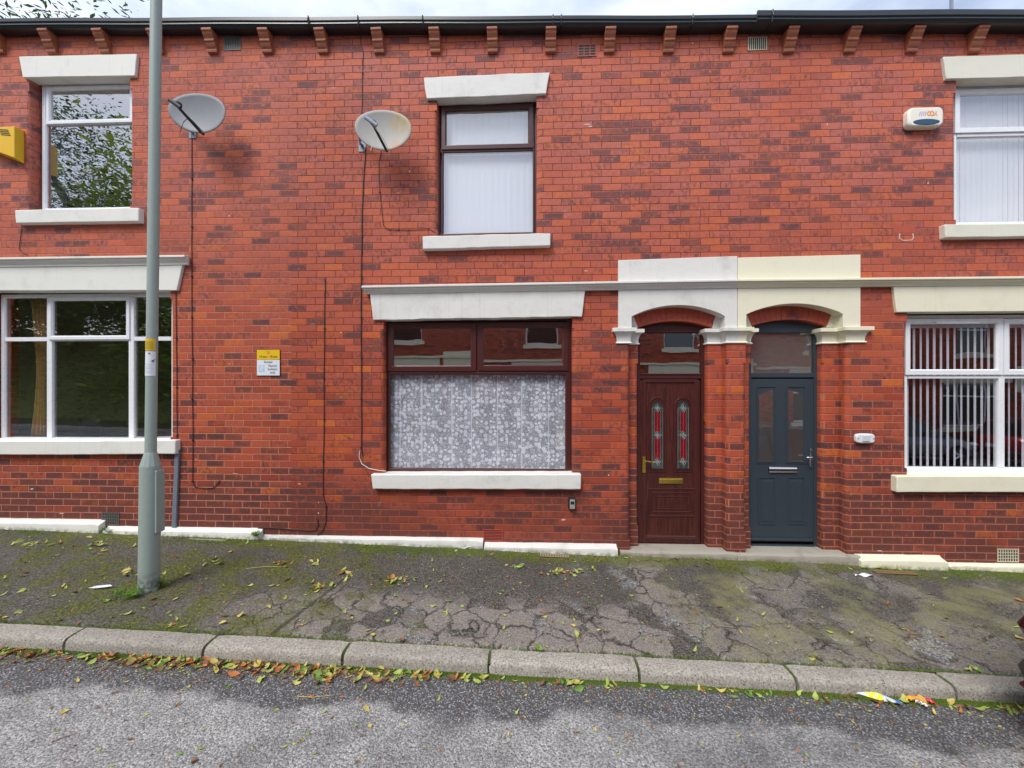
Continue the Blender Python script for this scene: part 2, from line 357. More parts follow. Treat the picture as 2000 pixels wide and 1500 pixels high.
# ------------------------------------------------------------------ house shells
XB0 = WX(569); XB1 = WX(1441)                     # party lines
def zeave(x): return 6.285 - .0305 * x
TH = .30
def wall(name, x0, x1, zb, holes, mat, parent, bull=.045, toothL=False):
    """holes: (x0,x1,z0,z1, bullnose_left, bullnose_right, stop_bottom, stop_top)"""
    hs = [tuple(h[:4]) for h in holes]
    extra = []
    for h in holes:
        a, b_, c, d, bl, br, sb, st = h
        if bl: extra.append((a - bull, a, c + sb, d - st, -1))
        if br: extra.append((b_, b_ + bull, c + sb, d - st, 1))
    allh = hs + [e[:4] for e in extra]
    xs = sorted({x0, x1} | {v for h in allh for v in h[:2] if x0 < v < x1})
    ZT = 6.12 if x1 <= XB0 + .01 else 5.95
    zs = sorted({zb, ZT} | {v for h in allh for v in h[2:4]})
    mb = MB(); solid = {}
    for i in range(len(xs) - 1):
        for j in range(len(zs) - 1):
            cx, cz = (xs[i] + xs[i + 1]) / 2, (zs[j] + zs[j + 1]) / 2
            solid[i, j] = not any(h[0] < cx < h[1] and h[2] < cz < h[3] for h in allh)
    def S(i, j): return solid.get((i, j), True)
    for (i, j), s_ in solid.items():
        a, b_, c, d = xs[i], xs[i + 1], zs[j], zs[j + 1]
        if s_:
            mb.add([(a, 0, c), (b_, 0, c), (b_, 0, d), (a, 0, d)], [(0, 1, 2, 3)])
            if i == 0: mb.add([(a, 0, c), (a, 0, d), (a, TH, d), (a, TH, c)], [(0, 1, 2, 3)])
            if i == len(xs) - 2: mb.add([(b_, 0, c), (b_, TH, c), (b_, TH, d), (b_, 0, d)], [(0, 1, 2, 3)])
        else:
            if S(i - 1, j) : mb.add([(a, 0, c), (a, TH, c), (a, TH, d), (a, 0, d)], [(3, 2, 1, 0)])
            if S(i + 1, j): mb.add([(b_, 0, c), (b_, TH, c), (b_, TH, d), (b_, 0, d)], [(0, 1, 2, 3)])
            if S(i, j - 1): mb.add([(a, 0, c), (b_, 0, c), (b_, TH, c), (a, TH, c)], [(0, 1, 2, 3)])
            if S(i, j + 1): mb.add([(a, 0, d), (b_, 0, d), (b_, TH, d), (a, TH, d)], [(3, 2, 1, 0)])
    # top strip, sloping with the eaves
    mb.add([(x0, 0, ZT), (x1, 0, ZT), (x1, 0, zeave(x1)), (x0, 0, zeave(x0))], [(0, 1, 2, 3)])
    # bullnosed jambs
    for a, b_, c, d, sgn in extra:
        N = 7; arc = []
        for k in range(N + 1):
            q = PI / 2 * k / N
            if sgn < 0: arc.append((a + bull * math.sin(q), bull * (1 - math.cos(q))))
            else: arc.append((b_ - bull * math.sin(q), bull * (1 - math.cos(q))))
        arc.append((arc[-1][0], TH))
        vs = [(x, y, c) for x, y in arc] + [(x, y, d) for x, y in arc]; n = len(arc)
        mb.add(vs, [(k, k + 1, k + 1 + n, k + n) if sgn > 0 else (k + n, k + 1 + n, k + 1, k) for k in range(n - 1)])
    return mb.build(name, mat, parent, recalc=False)

def frame_px(mb, x0, y0, x1, y1, w, yf, yb, wb=None):       # rectangular frame, outer rect in px at depth yf, bar width in metres
    X0, X1, Z0, Z1 = RC(x0, y0, x1, y1, yf); wb = wb or w
    mb.box(X0, X0 + w, yf, yb, Z0, Z1); mb.box(X1 - w, X1, yf, yb, Z0, Z1)
    mb.box(X0 + w, X1 - w, yf + .0005, yb, Z0, Z0 + wb); mb.box(X0 + w, X1 - w, yf + .0005, yb, Z1 - wb, Z1)
def bars(mb, rects, yf, yb):
    for k, (x0, y0, x1, y1) in enumerate(rects):
        X0, X1, Z0, Z1 = RC(x0, y0, x1, y1, yf); mb.box(X0, X1, yf + .0007 * (k % 4), yb, Z0, Z1)
def pane(x0, y0, x1, y1, Y, mat, parent, name='pane'):
    X0, X1, Z0, Z1 = RC(x0, y0, x1, y1, Y); mb = MB(); mb.box(X0, X1, Y, Y + .006, Z0, Z1); return mb.build(name, mat, parent)
def ring(mb, x0, y0, x1, y1, win, yf, yb, bev=.012):          # mitred sash with sloping bead: outer px rect, inner inset in metres
    X0, X1, Z0, Z1 = RC(x0, y0, x1, y1, yf)
    o = [(X0, Z0), (X1, Z0), (X1, Z1), (X0, Z1)]
    i1 = [(X0 + win - bev, Z0 + win - bev), (X1 - win + bev, Z0 + win - bev), (X1 - win + bev, Z1 - win + bev), (X0 + win - bev, Z1 - win + bev)]
    i2 = [(X0 + win, Z0 + win), (X1 - win, Z0 + win), (X1 - win, Z1 - win), (X0 + win, Z1 - win)]
    vs = [(x, yb, z) for x, z in o] + [(x, yf, z) for x, z in o] + [(x, yf, z) for x, z in i1] + [(x, yf + .016, z) for x, z in i2] + [(x, yb, z) for x, z in i2]
    fs = []
    for l in range(4):
        for k in range(4): fs.append((l * 4 + k, l * 4 + (k + 1) % 4, (l + 1) * 4 + (k + 1) % 4, (l + 1) * 4 + k))
    mb.add(vs, fs)
    return X0 + win, X1 - win, Z0 + win, Z1 - win
def gpane(r, Y, mat, parent, name='pane'):
    mb = MB(); mb.box(r[0] - .003, r[1] + .003, Y, Y + .006, r[2] - .003, r[3] + .003); return mb.build(name, mat, parent)
def room(x0, x1, z0, z1, parent, mat, depth=3.2, name='room_interior'):
    mb = MB(); y0 = TH + .003; y1 = depth
    v = [(x0, y0, z0), (x1, y0, z0), (x1, y1, z0), (x0, y1, z0), (x0, y0, z1), (x1, y0, z1), (x1, y1, z1), (x0, y1, z1)]
    mb.add(v, [(0, 1, 2, 3), (4, 5, 6, 7), (1, 2, 6, 5), (2, 3, 7, 6), (3, 0, 4, 7)])
    return mb.build(name, mat, parent)

HL = empty('terraced_house', (XB0 - 3, 0, zwall(XB0 - 3))); tag(HL, 'brick terraced house with white window frames and pale pointing, behind the lamp column', 'house')
HM = empty('terraced_house', ((XB0 + XB1) / 2, 0, zwall(0))); tag(HM, 'brick terraced house with maroon window frames, maroon front door and lace curtain', 'house')
HR = empty('terraced_house', (XB1 + 3, 0, zwall(XB1 + 3))); tag(HR, 'brick terraced house with cream painted stone and dark blue-grey front door', 'house')

def op(x0, y0, x1, y1, bl=True, br=True, sb=.085, st=.169): # opening from px
    X0, X1, Z0, Z1 = RC(x0, y0, x1, y1, 0); return (X0, X1, Z0, Z1, bl, br, sb, st)
oW1 = op(57, 150, 254, 414); oL1 = op(-24, 560, 333, 866)
oW2 = op(853, 186, 1048, 464); oL2 = op(749, 615, 1118, 930)
oW3 = op(1867, 150, 2068, 442); oL3 = op(1771, 600, 2140, 930)
xd0, xd3 = WX(1230), WX(1653); zs0 = WP(1500, 1083).z; zstop = WP(1340, 560).z
pierc = (WX(1419), WX(1456))
XL, XR = -9.5, 8.6
wl = wall('brick_wall', XL, XB0, -1.2, [oW1, oL1], M['brick_left'], HL)
wm = wall('brick_wall', XB0, XB1, -1.2, [oW2, oL2, (xd0, XB1, zs0 - .02, zstop, True, False, .17, .45)], M['brick_mid'], HM)
wr = wall('brick_wall', XB1, XR, -1.2, [oW3, oL3, (XB1, xd3, zs0 - .02, zstop, False, True, .17, .45)], M['brick_right'], HR)

# toothed junction hint: the pointing of the left house runs past the party line every other course is carried by the material

# room boxes and floors between
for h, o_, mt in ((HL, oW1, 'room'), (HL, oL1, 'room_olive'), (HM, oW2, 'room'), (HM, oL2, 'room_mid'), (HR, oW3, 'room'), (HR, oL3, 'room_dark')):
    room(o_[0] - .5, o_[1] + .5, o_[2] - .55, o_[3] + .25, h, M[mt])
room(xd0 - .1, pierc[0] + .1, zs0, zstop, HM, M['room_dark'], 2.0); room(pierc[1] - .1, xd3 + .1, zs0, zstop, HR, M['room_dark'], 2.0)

# ------------------------------------------------------------------ lintels, sills, string course
PR = -.035
stone('lintel', [(36, 110), (267, 105), (263, 148), (44, 151)], PR, .10, M['paint_white'], HL, .002)
stone('sill', [(28, 410), (271, 405), (271, 432), (30, 436)], -.07, .16, M['paint_white'], HL, .003, bevel=.01)
stone('lintel', [(-60, 512), (357, 512), (345, 567), (-52, 568)], PR, .10, M['paint_white'], HL, .002)
stone('sill', [(-50, 862), (343, 860), (342, 887), (-50, 889)], -.07, .16, M['paint_white'], HL, .003, bevel=.01)
stone('lintel', [(828, 151), (1074, 141), (1067, 183), (833, 193)], PR, .10, M['paint_grey'], HM, .005)
stone('sill', [(825, 461), (1075, 455), (1075, 480), (825, 487)], -.07, .16, M['paint_grey'], HM, .004, bevel=.01)
stone('lintel', [(722, 569), (1143, 563), (1137, 618), (728, 625)], PR, .10, M['paint_grey'], HM, .006)
stone('sill', [(724, 927), (1135, 926), (1135, 956), (727, 956)], -.075, .16, M['paint_grey'], HM, .005, bevel=.012)
stone('lintel', [(1843, 110), (2098, 103), (2090, 148), (1849, 154)], PR, .10, M['paint_offwhite'], HR, .002)
stone('sill', [(1846, 438), (2100, 434), (2100, 461), (1848, 464)], -.07, .16, M['paint_offwhite'], HR, .003, bevel=.01)
stone('lintel', [(1745, 553), (2165, 551), (2158, 607), (1752, 610)], PR, .10, M['paint_cream'], HR, .002)
stone('sill', [(1752, 930), (2165, 930), (2165, 962), (1752, 962)], -.075, .16, M['paint_cream'], HR, .003, bevel=.01)
# string course / cornices: moulded profile swept along x between photo points
def cornice(name, p0, p1, mat, parent, taper0=0, taper1=0, hgt=.115, proj=.105):
    a, b_ = WP(*p0, -.09), WP(*p1, -.09)
    prof = [(.02, 0), (-.045, 0), (-.05, -.006), (-proj + .014, -.012), (-proj, -.02), (-proj, -.038), (-proj + .022, -.044), (-proj + .022, -.060), (-proj + .036, -.066), (-.055, -.086), (-.046, -.094), (-.046, -hgt), (.02, -hgt)]
    # profile given as (y offset, z offset from the top); wall plane y=0
    n = 24; vs = []; k = len(prof)
    for i in range(n + 1):
        t = i / n; x = a.x + (b_.x - a.x) * t; z = a.z + (b_.z - a.z) * t
        for y, dz in prof:
            ins = 0
            if i == 0: ins = -taper0 * (1 - min(1, -y / proj)) if taper0 else 0
            xx = x
            if i == 0 and taper0: xx = x + taper0 * (1 - max(0, -y) / proj)
            if i == n and taper1: xx = x - taper1 * (1 - max(0, -y) / proj)
            q = noise.noise(Vector((x * 5, y * 20, 3))) * .0018
            vs.append((xx, y + q, z + dz + q))
    fs = [(i * k + j, (i + 1) * k + j, (i + 1) * k + (j + 1) % k, i * k + (j + 1) % k) for i in range(n) for j in range(k)]
    fs += [tuple(range(k)), tuple(n * k + j for j in range(k - 1, -1, -1))]
    return MB().add(vs, fs).build(name, mat, parent, smooth=True)
cornice('cornice', (-60, 502), (362, 496), M['paint_white'], HL, 0, .03)
cornice('string_course', (707, 556), (1441, 543), M['paint_grey'], HM, .03, 0, .10)
cornice('string_course', (1441.5, 543), (2160, 536), M['paint_cream'], HR, 0, 0, .10)

# door surrounds
def surround(x0, x1, a0, a1, ysp, yap, parent, mat, ytop, ycap, yt2):
    yf = -.03
    p = lambda px, py: (lambda q: (q.x, q.z))(WP(px, py, yf))
    pts = [p(x0, ytop), p(x1, yt2), p(x1, ycap), p(a1, ycap), p(a1, ysp)]
    A0, A1 = p(a0, ysp), p(a1, ysp); rise = p((a0 + a1) / 2, yap)[1] - A0[1]
    c = (A1[0] - A0[0]) / 2; rad = (c * c + rise * rise) / (2 * rise); cx = (A0[0] + A1[0]) / 2; cz = A0[1] + rise - rad; th = math.asin(c / rad)
    N = 18
    for k in range(1, N): q = th - 2 * th * k / N; pts.append((cx + rad * math.sin(q), cz + rad * math.cos(q)))
    pts += [A0, p(a0, ycap), p(x0, ycap)]
    mb = MB().prism(pts, yf, .17); mb.build('door_surround', mat, parent, bevel=.005)
    # brick arch order
    ya = .115; N = 20; mb = MB()
    q_ = lambda px, py: (lambda t: (t.x, t.z))(WP(px, py, ya))
    return cx, cz, rad, th
s1 = surround(1208, 1440.5, 1234, 1416, 618, 596, HM, M['paint_grey'], 508, 641, 500)
s2 = surround(1441.5, 1681, 1458, 1647, 614, 593, HR, M['paint_cream'], 503, 640, 497)
def arch_mat():
    b = NB('arch_brick'); P = b.pos(); n = b.noise(P, 16, 3)
    c = b.mix(n, (.36, .058, .03), (.50, .095, .042)); c = b.mix(b.ss(b.noise(P, 5, 3), .55, .75), c, (.2, .045, .03))
    b.bsdf(c, .6, b.bump(b.noise(P, 140, 3), .002, .6)); return b.m
M['arch'] = arch_mat()
def arch_ring(xa, xb, ysp_in, yap_in, thick, parent, Y=.105):
    A, B, C = WP(xa, ysp_in, Y), WP(xb, ysp_in, Y), WP((xa + xb) / 2, yap_in, Y)
    rise = C.z - A.z; c = (B.x - A.x) / 2; rad = (c * c + rise * rise) / (2 * rise); cx = (A.x + B.x) / 2; cz = A.z + rise - rad; th = math.asin(c / rad)
    N = 15; mb = MB()
    for k in range(N):
        q0, q1 = -th + 2 * th * k / N + .0012, -th + 2 * th * (k + 1) / N - .0012
        pts = []
        S = 3
        for t in range(S + 1): q = q0 + (q1 - q0) * t / S; pts.append((cx + rad * math.sin(q), cz + rad * math.cos(q)))
        ex = 1.10
        for t in range(S, -1, -1): q = (q0 + (q1 - q0) * t / S) * ex; pts.append((cx + (rad + thick) * math.sin(q / ex * (1 + .16 * rad * 0)) * 1.0, cz + (rad + thick) * math.cos(q / ex)))
        mb.prism(pts, Y + random.uniform(0, .003), .26)
    mb.prism([(cx + (rad + (0.004 if i == 0 else thick - .004)) * math.sin(q), cz + (rad + (0.004 if i == 0 else thick - .004)) * math.cos(q)) for i, qs in enumerate(([-th + 2 * th * k / 12 for k in range(13)], [th - 2 * th * k / 12 for k in range(13)])) for q in qs], Y + .006, .25)
    mb.build('door_arch', M['arch'], parent, bevel=.002)
arch_ring(1246, 1390, 640, 627, .20, HM)
arch_ring(1468, 1616, 637, 624, .20, HR)
def impost(xa, xb, pa, pb, parent, mat, sgn):
    z0_, z1_ = WP(1300, 641, .1).z, WP(1300, 597, .1).z; k = .035 * sgn
    p0, p1 = (xa, xb) if sgn > 0 else (xb, xa)
    MB().prism([(p0, z0_), (p1, z0_), (p1 - k * 1.6, z1_), (p0, z1_)], .109, .26).build('impost', mat, parent)
impost(xd0 + .001, WX(1246, .11), 0, 0, HM, M['paint_grey'], 1); impost(WX(1391, .11), WX(1419) - .001, 0, 0, HM, M['paint_grey'], -1)
impost(WX(1456) + .001, WX(1469, .11), 0, 0, HR, M['paint_cream'], 1); impost(WX(1614, .11), xd3 - .001, 0, 0, HR, M['paint_cream'], -1)
# plaster backing that closes the recess above the arches
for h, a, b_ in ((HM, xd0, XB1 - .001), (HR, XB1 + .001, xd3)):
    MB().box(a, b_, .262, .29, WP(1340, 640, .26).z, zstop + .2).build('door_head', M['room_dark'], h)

# piers: stepped brick orders with bullnosed arrises between stops
def rprism(mb, pts, z0, z1, rnd, r=.045):
    out_ = []
    n = len(pts)
    for i, (x, y) in enumerate(pts):
        if i in rnd:
            p, a, c = Vector((x, y)), Vector(pts[i - 1]), Vector(pts[(i + 1) % n])
            da, dc = (a - p).normalized(), (c - p).normalized(); cc = p + da * r + dc * r
            s0, s1_ = p + da * r, p + dc * r
            for k in range(7):
                t = PI / 2 * k / 6
                q = cc - dc * r * math.cos(t) - da * r * math.sin(t)
                out_.append((q.x, q.y))
        else: out_.append((x, y))
    mb.prismz(out_, z0, z1)
zc = WP(1225, 668, 0).z; zb0 = WP(1225, 1034).z; zt0 = WP(1225, 709).z; zsb = zs0 - .02
def pier(pts, rnd, parent, mat, zsb=zsb):
    mb = MB(); rprism(mb, pts, zsb, zb0, []); rprism(mb, pts, zb0, zt0, rnd); rprism(mb, pts, zt0, zc + .02, [])
    return mb.build('door_jamb', mat, parent, smooth=True)
y1, y2 = .112, .285
a_in = WX(1246, y1); b_in = WX(1382, y1); c_in = WX(1466, y1); d_in = WX(1606, y1)
pier([(xd0 + .001, y1), (a_in, y1), (a_in, y2), (xd0 + .001, y2)], [1], HM, M['brick_jamb'])
pier([(b_in, y1), (pierc[0] - .001, y1), (pierc[0] - .001, y2), (b_in, y2)], [0], HM, M['brick_jamb'])
xm = (pierc[0] + pierc[1]) / 2
mbp = MB(); ptsC = [(pierc[0], -.002), (pierc[1], -.002), (pierc[1], y2 - .01), (pierc[0], y2 - .01)]
rprism(mbp, ptsC, zsb, zb0, []); rprism(mbp, ptsC, zb0, zt0, [0, 1], .04); rprism(mbp, ptsC, zt0, zc + .02, [])
mbp.build('door_pier', M['brick_jamb'], HM, smooth=True)
pier([(pierc[1] + .001, y1), (c_in, y1), (c_in, y2), (pierc[1] + .001, y2)], [1], HR, M['brick_jamb'])
pier([(d_in, y1), (xd3 - .001, y1), (xd3 - .001, y2), (d_in, y2)], [0], HR, M['brick_jamb'])

# capitals: moulding mitred round the stepped plan
def capital(path, parent, mat, ztop, zbot, closed_back, proj=.07):
    hh = ztop - zbot
    prof = [(.0, 0.0), (.012, 0.0), (.018, .008), (.012, .018), (.003, .026)]
    for k in range(7):
        t = k / 6; prof.append((.003 + (proj - .012) * (1 - math.cos(t * PI / 2)), .03 + (hh - .075) * math.sin(t * PI / 2)))
    prof += [(proj, hh - .042), (proj, hh - .004), (proj - .004, hh), (0, hh)]
    n = len(path); vs = []; 
    for i in range(n):
        p = Vector(path[i]); ns = []
        if i > 0: e = (p - Vector(path[i - 1])).normalized(); ns.append(Vector((e.y, -e.x)))
        if i < n - 1: e = (Vector(path[i + 1]) - p).normalized(); ns.append(Vector((e.y, -e.x)))
        m_ = (ns[0] + ns[-1]); m_ = m_ / max(.2, m_.dot(ns[0])) if len(ns) == 2 else ns[0]
        for o_, z in prof: q = p + m_ * o_; vs.append((q.x, q.y, zbot + z))
    k = len(prof); fs = [(i * k + j, (i + 1) * k + j, (i + 1) * k + j + 1, i * k + j + 1) for i in range(n - 1) for j in range(k - 1)]
    base = [i * k for i in range(n)]; top = [i * k + k - 1 for i in range(n)]; ttop = [i * k + k - 2 for i in range(n)]
    mb = MB().add(vs, fs)
    mb.add([vs[i * k] for i in range(n)] + [(x, y, zbot) for x, y in closed_back], [tuple(range(n + len(closed_back)))])
    mb.add([(vs[i * k][0], vs[i * k][1], ztop) for i in range(n)] + [(x, y, ztop) for x, y in closed_back], [tuple(range(n + len(closed_back)))])
    mb.add([vs[j] for j in range(k)], [tuple(range(k))]); mb.add([vs[(n - 1) * k + j] for j in range(k)], [tuple(range(k))])
    return mb.build('capital', mat, parent, smooth=True)
zct, zcb = WP(1225, 640, -.06).z, WP(1225, 671, -.03).z
xl = WX(1205); yq = .24
capital([(xl, .0), (xl, -.001), (xd0 + .004, -.001), (xd0 + .004, y1), (a_in, y1), (a_in, yq)], HM, M['paint_grey'], zct, zcb, [(xl, yq)], .062)
xmid = WX(1440)
capital([(b_in, yq), (b_in, y1), (pierc[0] - .004, y1), (pierc[0] - .004, -.003), (xmid, -.003)], HM, M['paint_grey'], zct, zcb, [(xmid, yq)], .062)
capital([(xmid, -.003), (pierc[1] + .004, -.003), (pierc[1] + .004, y1), (c_in, y1), (c_in, yq)], HR, M['paint_cream'], zct, zcb, [(xmid, yq)], .062)
xr = WX(1688)
capital([(d_in, yq), (d_in, y1), (xd3 - .004, y1), (xd3 - .004, -.001), (xr, -.001), (xr, .0)], HR, M['paint_cream'], zct, zcb, [(xr, yq)], .062)

# ------------------------------------------------------------------ steps and plinths
def gstone(name, px0, px1, yt, yb, mat, parent, yf=-.085, top0=None, chamfer=.035, seed=0):
    a, b_ = WX(px0, yf), WX(px1, yf); xm_ = (px0 + px1) / 2
    zt = WP(xm_, yt, 0).z; zf = zt - chamfer
    n = max(4, int((b_ - a) / .06)); vs = []
    prof = [(.02, zt), (0, zt), (-.02, zt - .004), (yf, zf), (yf - .004, zf - .02), (yf - .006, -9), (.02, -9)]
    for i in range(n + 1):
        x = a + (b_ - a) * i / n
        for y, z in prof:
            zz = z if z > -5 else zwall(x) - .25
            q = noise.noise(Vector((x * 9 + seed, y * 9, zz * 4))) * .006
            e = (.012 if i in (0, n) and y < -.01 else 0)
            vs.append((x, y + q + e * .5, zz + q * .7 - e))
    k = len(prof); fs = [(i * k + j, (i + 1) * k + j, (i + 1) * k + (j + 1) % k, i * k + (j + 1) % k) for i in range(n) for j in range(k)]
    fs += [tuple(range(k)), tuple(n * k + j for j in range(k - 1, -1, -1))]
    return MB().add(vs, fs).build(name, mat, parent, smooth=True)
gstone('plinth', -170, 192, 1012, 0, M['paint_white'], HL)
gstone('plinth', 199, 506, 1029, 0, M['paint_white'], HL, yf=-.075, seed=3)
gstone('plinth', 508, 943, 1047, 0, M['paint_grey'], HM, yf=-.06, chamfer=.02, seed=5)
gstone('plinth', 945, 1207, 1060, 0, M['paint_grey'], HM, yf=-.09, chamfer=.03, seed=8)
gstone('plinth', 1683, 1853, 1083, 0, M['paint_cream'], HR, yf=-.10, seed=11)
gstone('plinth', 1856, 2200, 1101, 0, M['paint_cream'], HR, yf=-.06, chamfer=.02, seed=13)
def step(px0, px1, ytop, parent, seed):
    z = WP((px0 + px1) / 2, ytop, -.05).z; a, b_ = WX(px0, -.05), WX(px1, -.05); mb = MB(); n = 26
    vs = []
    prof = [(.33, 0), (0.02, 0), (-.035, -.003), (-.055, -.015), (-.062, -.05), (-.065, -.4), (.33, -.4)]
    for i in range(n + 1):
        x = a + (b_ - a) * i / n
        for j, (y, dz) in enumerate(prof):
            q = noise.noise(Vector((x * 6 + seed, y * 6, dz * 5))) * .008 * (1 if j in (2, 3, 4, 5) else .2)
            vs.append((x, y + q, z + dz + q * .6))
    k = len(prof); fs = [(i * k + j, (i + 1) * k + j, (i + 1) * k + (j + 1) % k, i * k + (j + 1) % k) for i in range(n) for j in range(k)]
    fs += [tuple(range(k)), tuple(n * k + j for j in range(k - 1, -1, -1))]
    mb.add(vs, fs).build('door_step', M['stone_step'], parent, smooth=True)
step(1212, 1439, 1079, HM, 2); step(1440, 1681, 1084, HR, 5)

# ------------------------------------------------------------------ eaves: gutter, corbels, roof
def gutter(px0, px1, parent, proj=.135, hgt=.105, dz=0.0, brackets=(), roofc=True):
    x0, x1 = px0, px1
    k = []
    prof = [(.02, .015), (-.02, .0), (-proj + .035, .0), (-proj + .012, .010), (-proj, .032), (-proj + .004, .052), (-proj - .008, .066), (-proj - .008, hgt), (-proj + .004, hgt), (-proj + .012, hgt - .02), (.02, hgt - .02)]
    vs = []; n = 40
    for i in range(n + 1):
        x = x0 + (x1 - x0) * i / n
        for y, z in prof: vs.append((x, y, zeave(x) - .012 + z + dz + .003 * math.sin(x * 3)))
    m = len(prof); fs = [(i * m + j, (i + 1) * m + j, (i + 1) * m + (j + 1) % m, i * m + (j + 1) % m) for i in range(n) for j in range(m)]
    fs += [tuple(range(m)), tuple(n * m + j for j in range(m - 1, -1, -1))]
    g = MB().add(vs, fs).build('gutter', M['gutter'], parent, smooth=True)
    for bx in brackets:
        zz = zeave(bx) - .012 + dz; mb = MB()
        P_ = [(-.02, -.004), (-proj + .03, -.004), (-proj + .004, .008), (-proj - .006, .032), (-proj - .003, .052), (-proj - .014, .066), (-proj - .014, hgt + .006)]
        for wdt in (0,): mb.tube([(bx, y, zz + z) for y, z in P_], .008, 5)
        mb.build('gutter_joint', M['gutter'], g, smooth=True)
    return g
gutter(XL, WX(601, -.13), HL, brackets=[])
gutter(WX(602, -.13), WX(1484, -.13), HM, brackets=[WX(700, -.13), WX(826, -.13), WX(1080, -.13), WX(1096, -.13), WX(1352, -.13), WX(603.5, -.13)])
gutter(WX(1478, -.16), XR, HR, proj=.17, hgt=.125, dz=-.004, brackets=[WX(1508, -.17)])
def corbel_mesh():
    prof = [(0, 0), (-.125, 0), (-.13, -.012), (-.128, -.03), (-.112, -.040), (-.112, -.048), (-.105, -.062), (-.09, -.082), (-.078, -.098), (-.082, -.108), (-.080, -.122), (-.066, -.132), (-.060, -.15), (-.048, -.172), (-.034, -.188), (-.036, -.20), (-.03, -.222), (0, -.228)]
    w_ = .062; n = len(prof); vs = [(-w_, y, z) for y, z in prof] + [(w_, y, z) for y, z in prof]
    fs = [tuple(range(n)), tuple(range(2 * n - 1, n - 1, -1))] + [(i, i + n, (i + 1) % n + n, (i + 1) % n) for i in range(n)]
    return MB().add(vs, fs)
cob = None
for i in range(-13, 12):
    x = -.405 + .7015 * i
    if x < XL + .2 or x > XR - .2: continue
    par = HL if x < XB0 else HM if x < XB1 else HR
    if cob is None:
        o = corbel_mesh().build('corbel', M['corbel'], None, bevel=.004); cob = o
    else: o = cob.copy(); col.objects.link(o)
    o.parent = par; o.matrix_parent_inverse = PINV[par.name]; o.location = (x, -.001, zeave(x) - .014); o.rotation_euler = (R(random.uniform(-1, 1)), R(random.uniform(-1, 1)), 0)
def roof(x0, x1, parent):
    mb = MB(); N = 12
    for i in range(N):
        t0, t1 = i / N, (i + 1) / N + .01
        def p(x, t, o): return (x, -.10 + 4.6 * t, zeave(x) + .06 + 2.6 * t + o)
        mb.hexa([p(x0, t0, 0), p(x1, t0, 0), p(x1, t1, -.0), p(x0, t1, -.0)], [p(x0, t0, .022), p(x1, t0, .022), p(x1, t1, .006), p(x0, t1, .006)])
    mb.hexa([(x0, 4.4, zeave(x0) + 2.6), (x1, 4.4, zeave(x1) + 2.6), (x1, 9, zeave(x1)), (x0, 9, zeave(x0))], [(x0, 4.4, zeave(x0) + 2.72), (x1, 4.4, zeave(x1) + 2.72), (x1, 9, zeave(x1) + .1), (x0, 9, zeave(x0) + .1)])
    return mb.build('roof', M['slate'], parent)
for a, b_, h in ((XL, XB0 - .002, HL), (XB0, XB1, HM), (XB1 + .002, XR, HR)):
    roof(a, b_, h)
    MB().box(a + .002, b_ - .002, 8.6, 8.9, -1.2, 6.0).build('rear_wall', M['brick_mid'], h)
for a, h in ((XL + .004, HL), (XR - .304, HR)):
    MB().box(a, a + .3, TH + .002, 8.6, -1.2, 6.0).build('gable_wall', M['brick_mid'], h)
# chimney stack with aerial pole
cx = WX(1832, 4.2); mb = MB(); mb.box(cx - .35, cx + .35, 4.0, 4.7, 8.0, 9.55); mb.box(cx - .4, cx + .4, 3.95, 4.75, 9.552, 9.66)
ch = mb.build('chimney', M['brick_right'], HR)
for dx in (-.18, .18): MB().lathe([(.1, 0), (.12, .04), (.1, .08), (.11, .28), (.09, .3)], (cx + dx, 4.35, 9.66), 14).build('chimney_pot', M['terracotta'], ch, smooth=True)
ae = empty('television_aerial', (cx, 3.97, 8.6)); tag(ae, 'thin metal television aerial mast rising above the gutter at upper right', 'aerial')
mb = MB(); mb.tube([(cx, 3.93, 8.7), (cx, 3.93, 13.2)], .03, 8); mb.build('mast', M['galv'], ae, smooth=True)
mb = MB(); mb.tube([(cx - .02, 3.9, 10.75), (cx + .07, 3.85, 10.95), (cx + .0, 3.9, 11.1)], .012, 5); mb.build('cable_loop', M['black'], ae, smooth=True)
mb = MB(); mb.tube([(cx, 3.6, 13.1), (cx, 4.6, 13.1)], .012, 6)
for k in range(9): mb.tube([(cx - .16, 3.65 + k * .11, 13.1), (cx + .16, 3.65 + k * .11, 13.1)], .005, 4)
mb.build('antenna_array', M['galv'], ae)

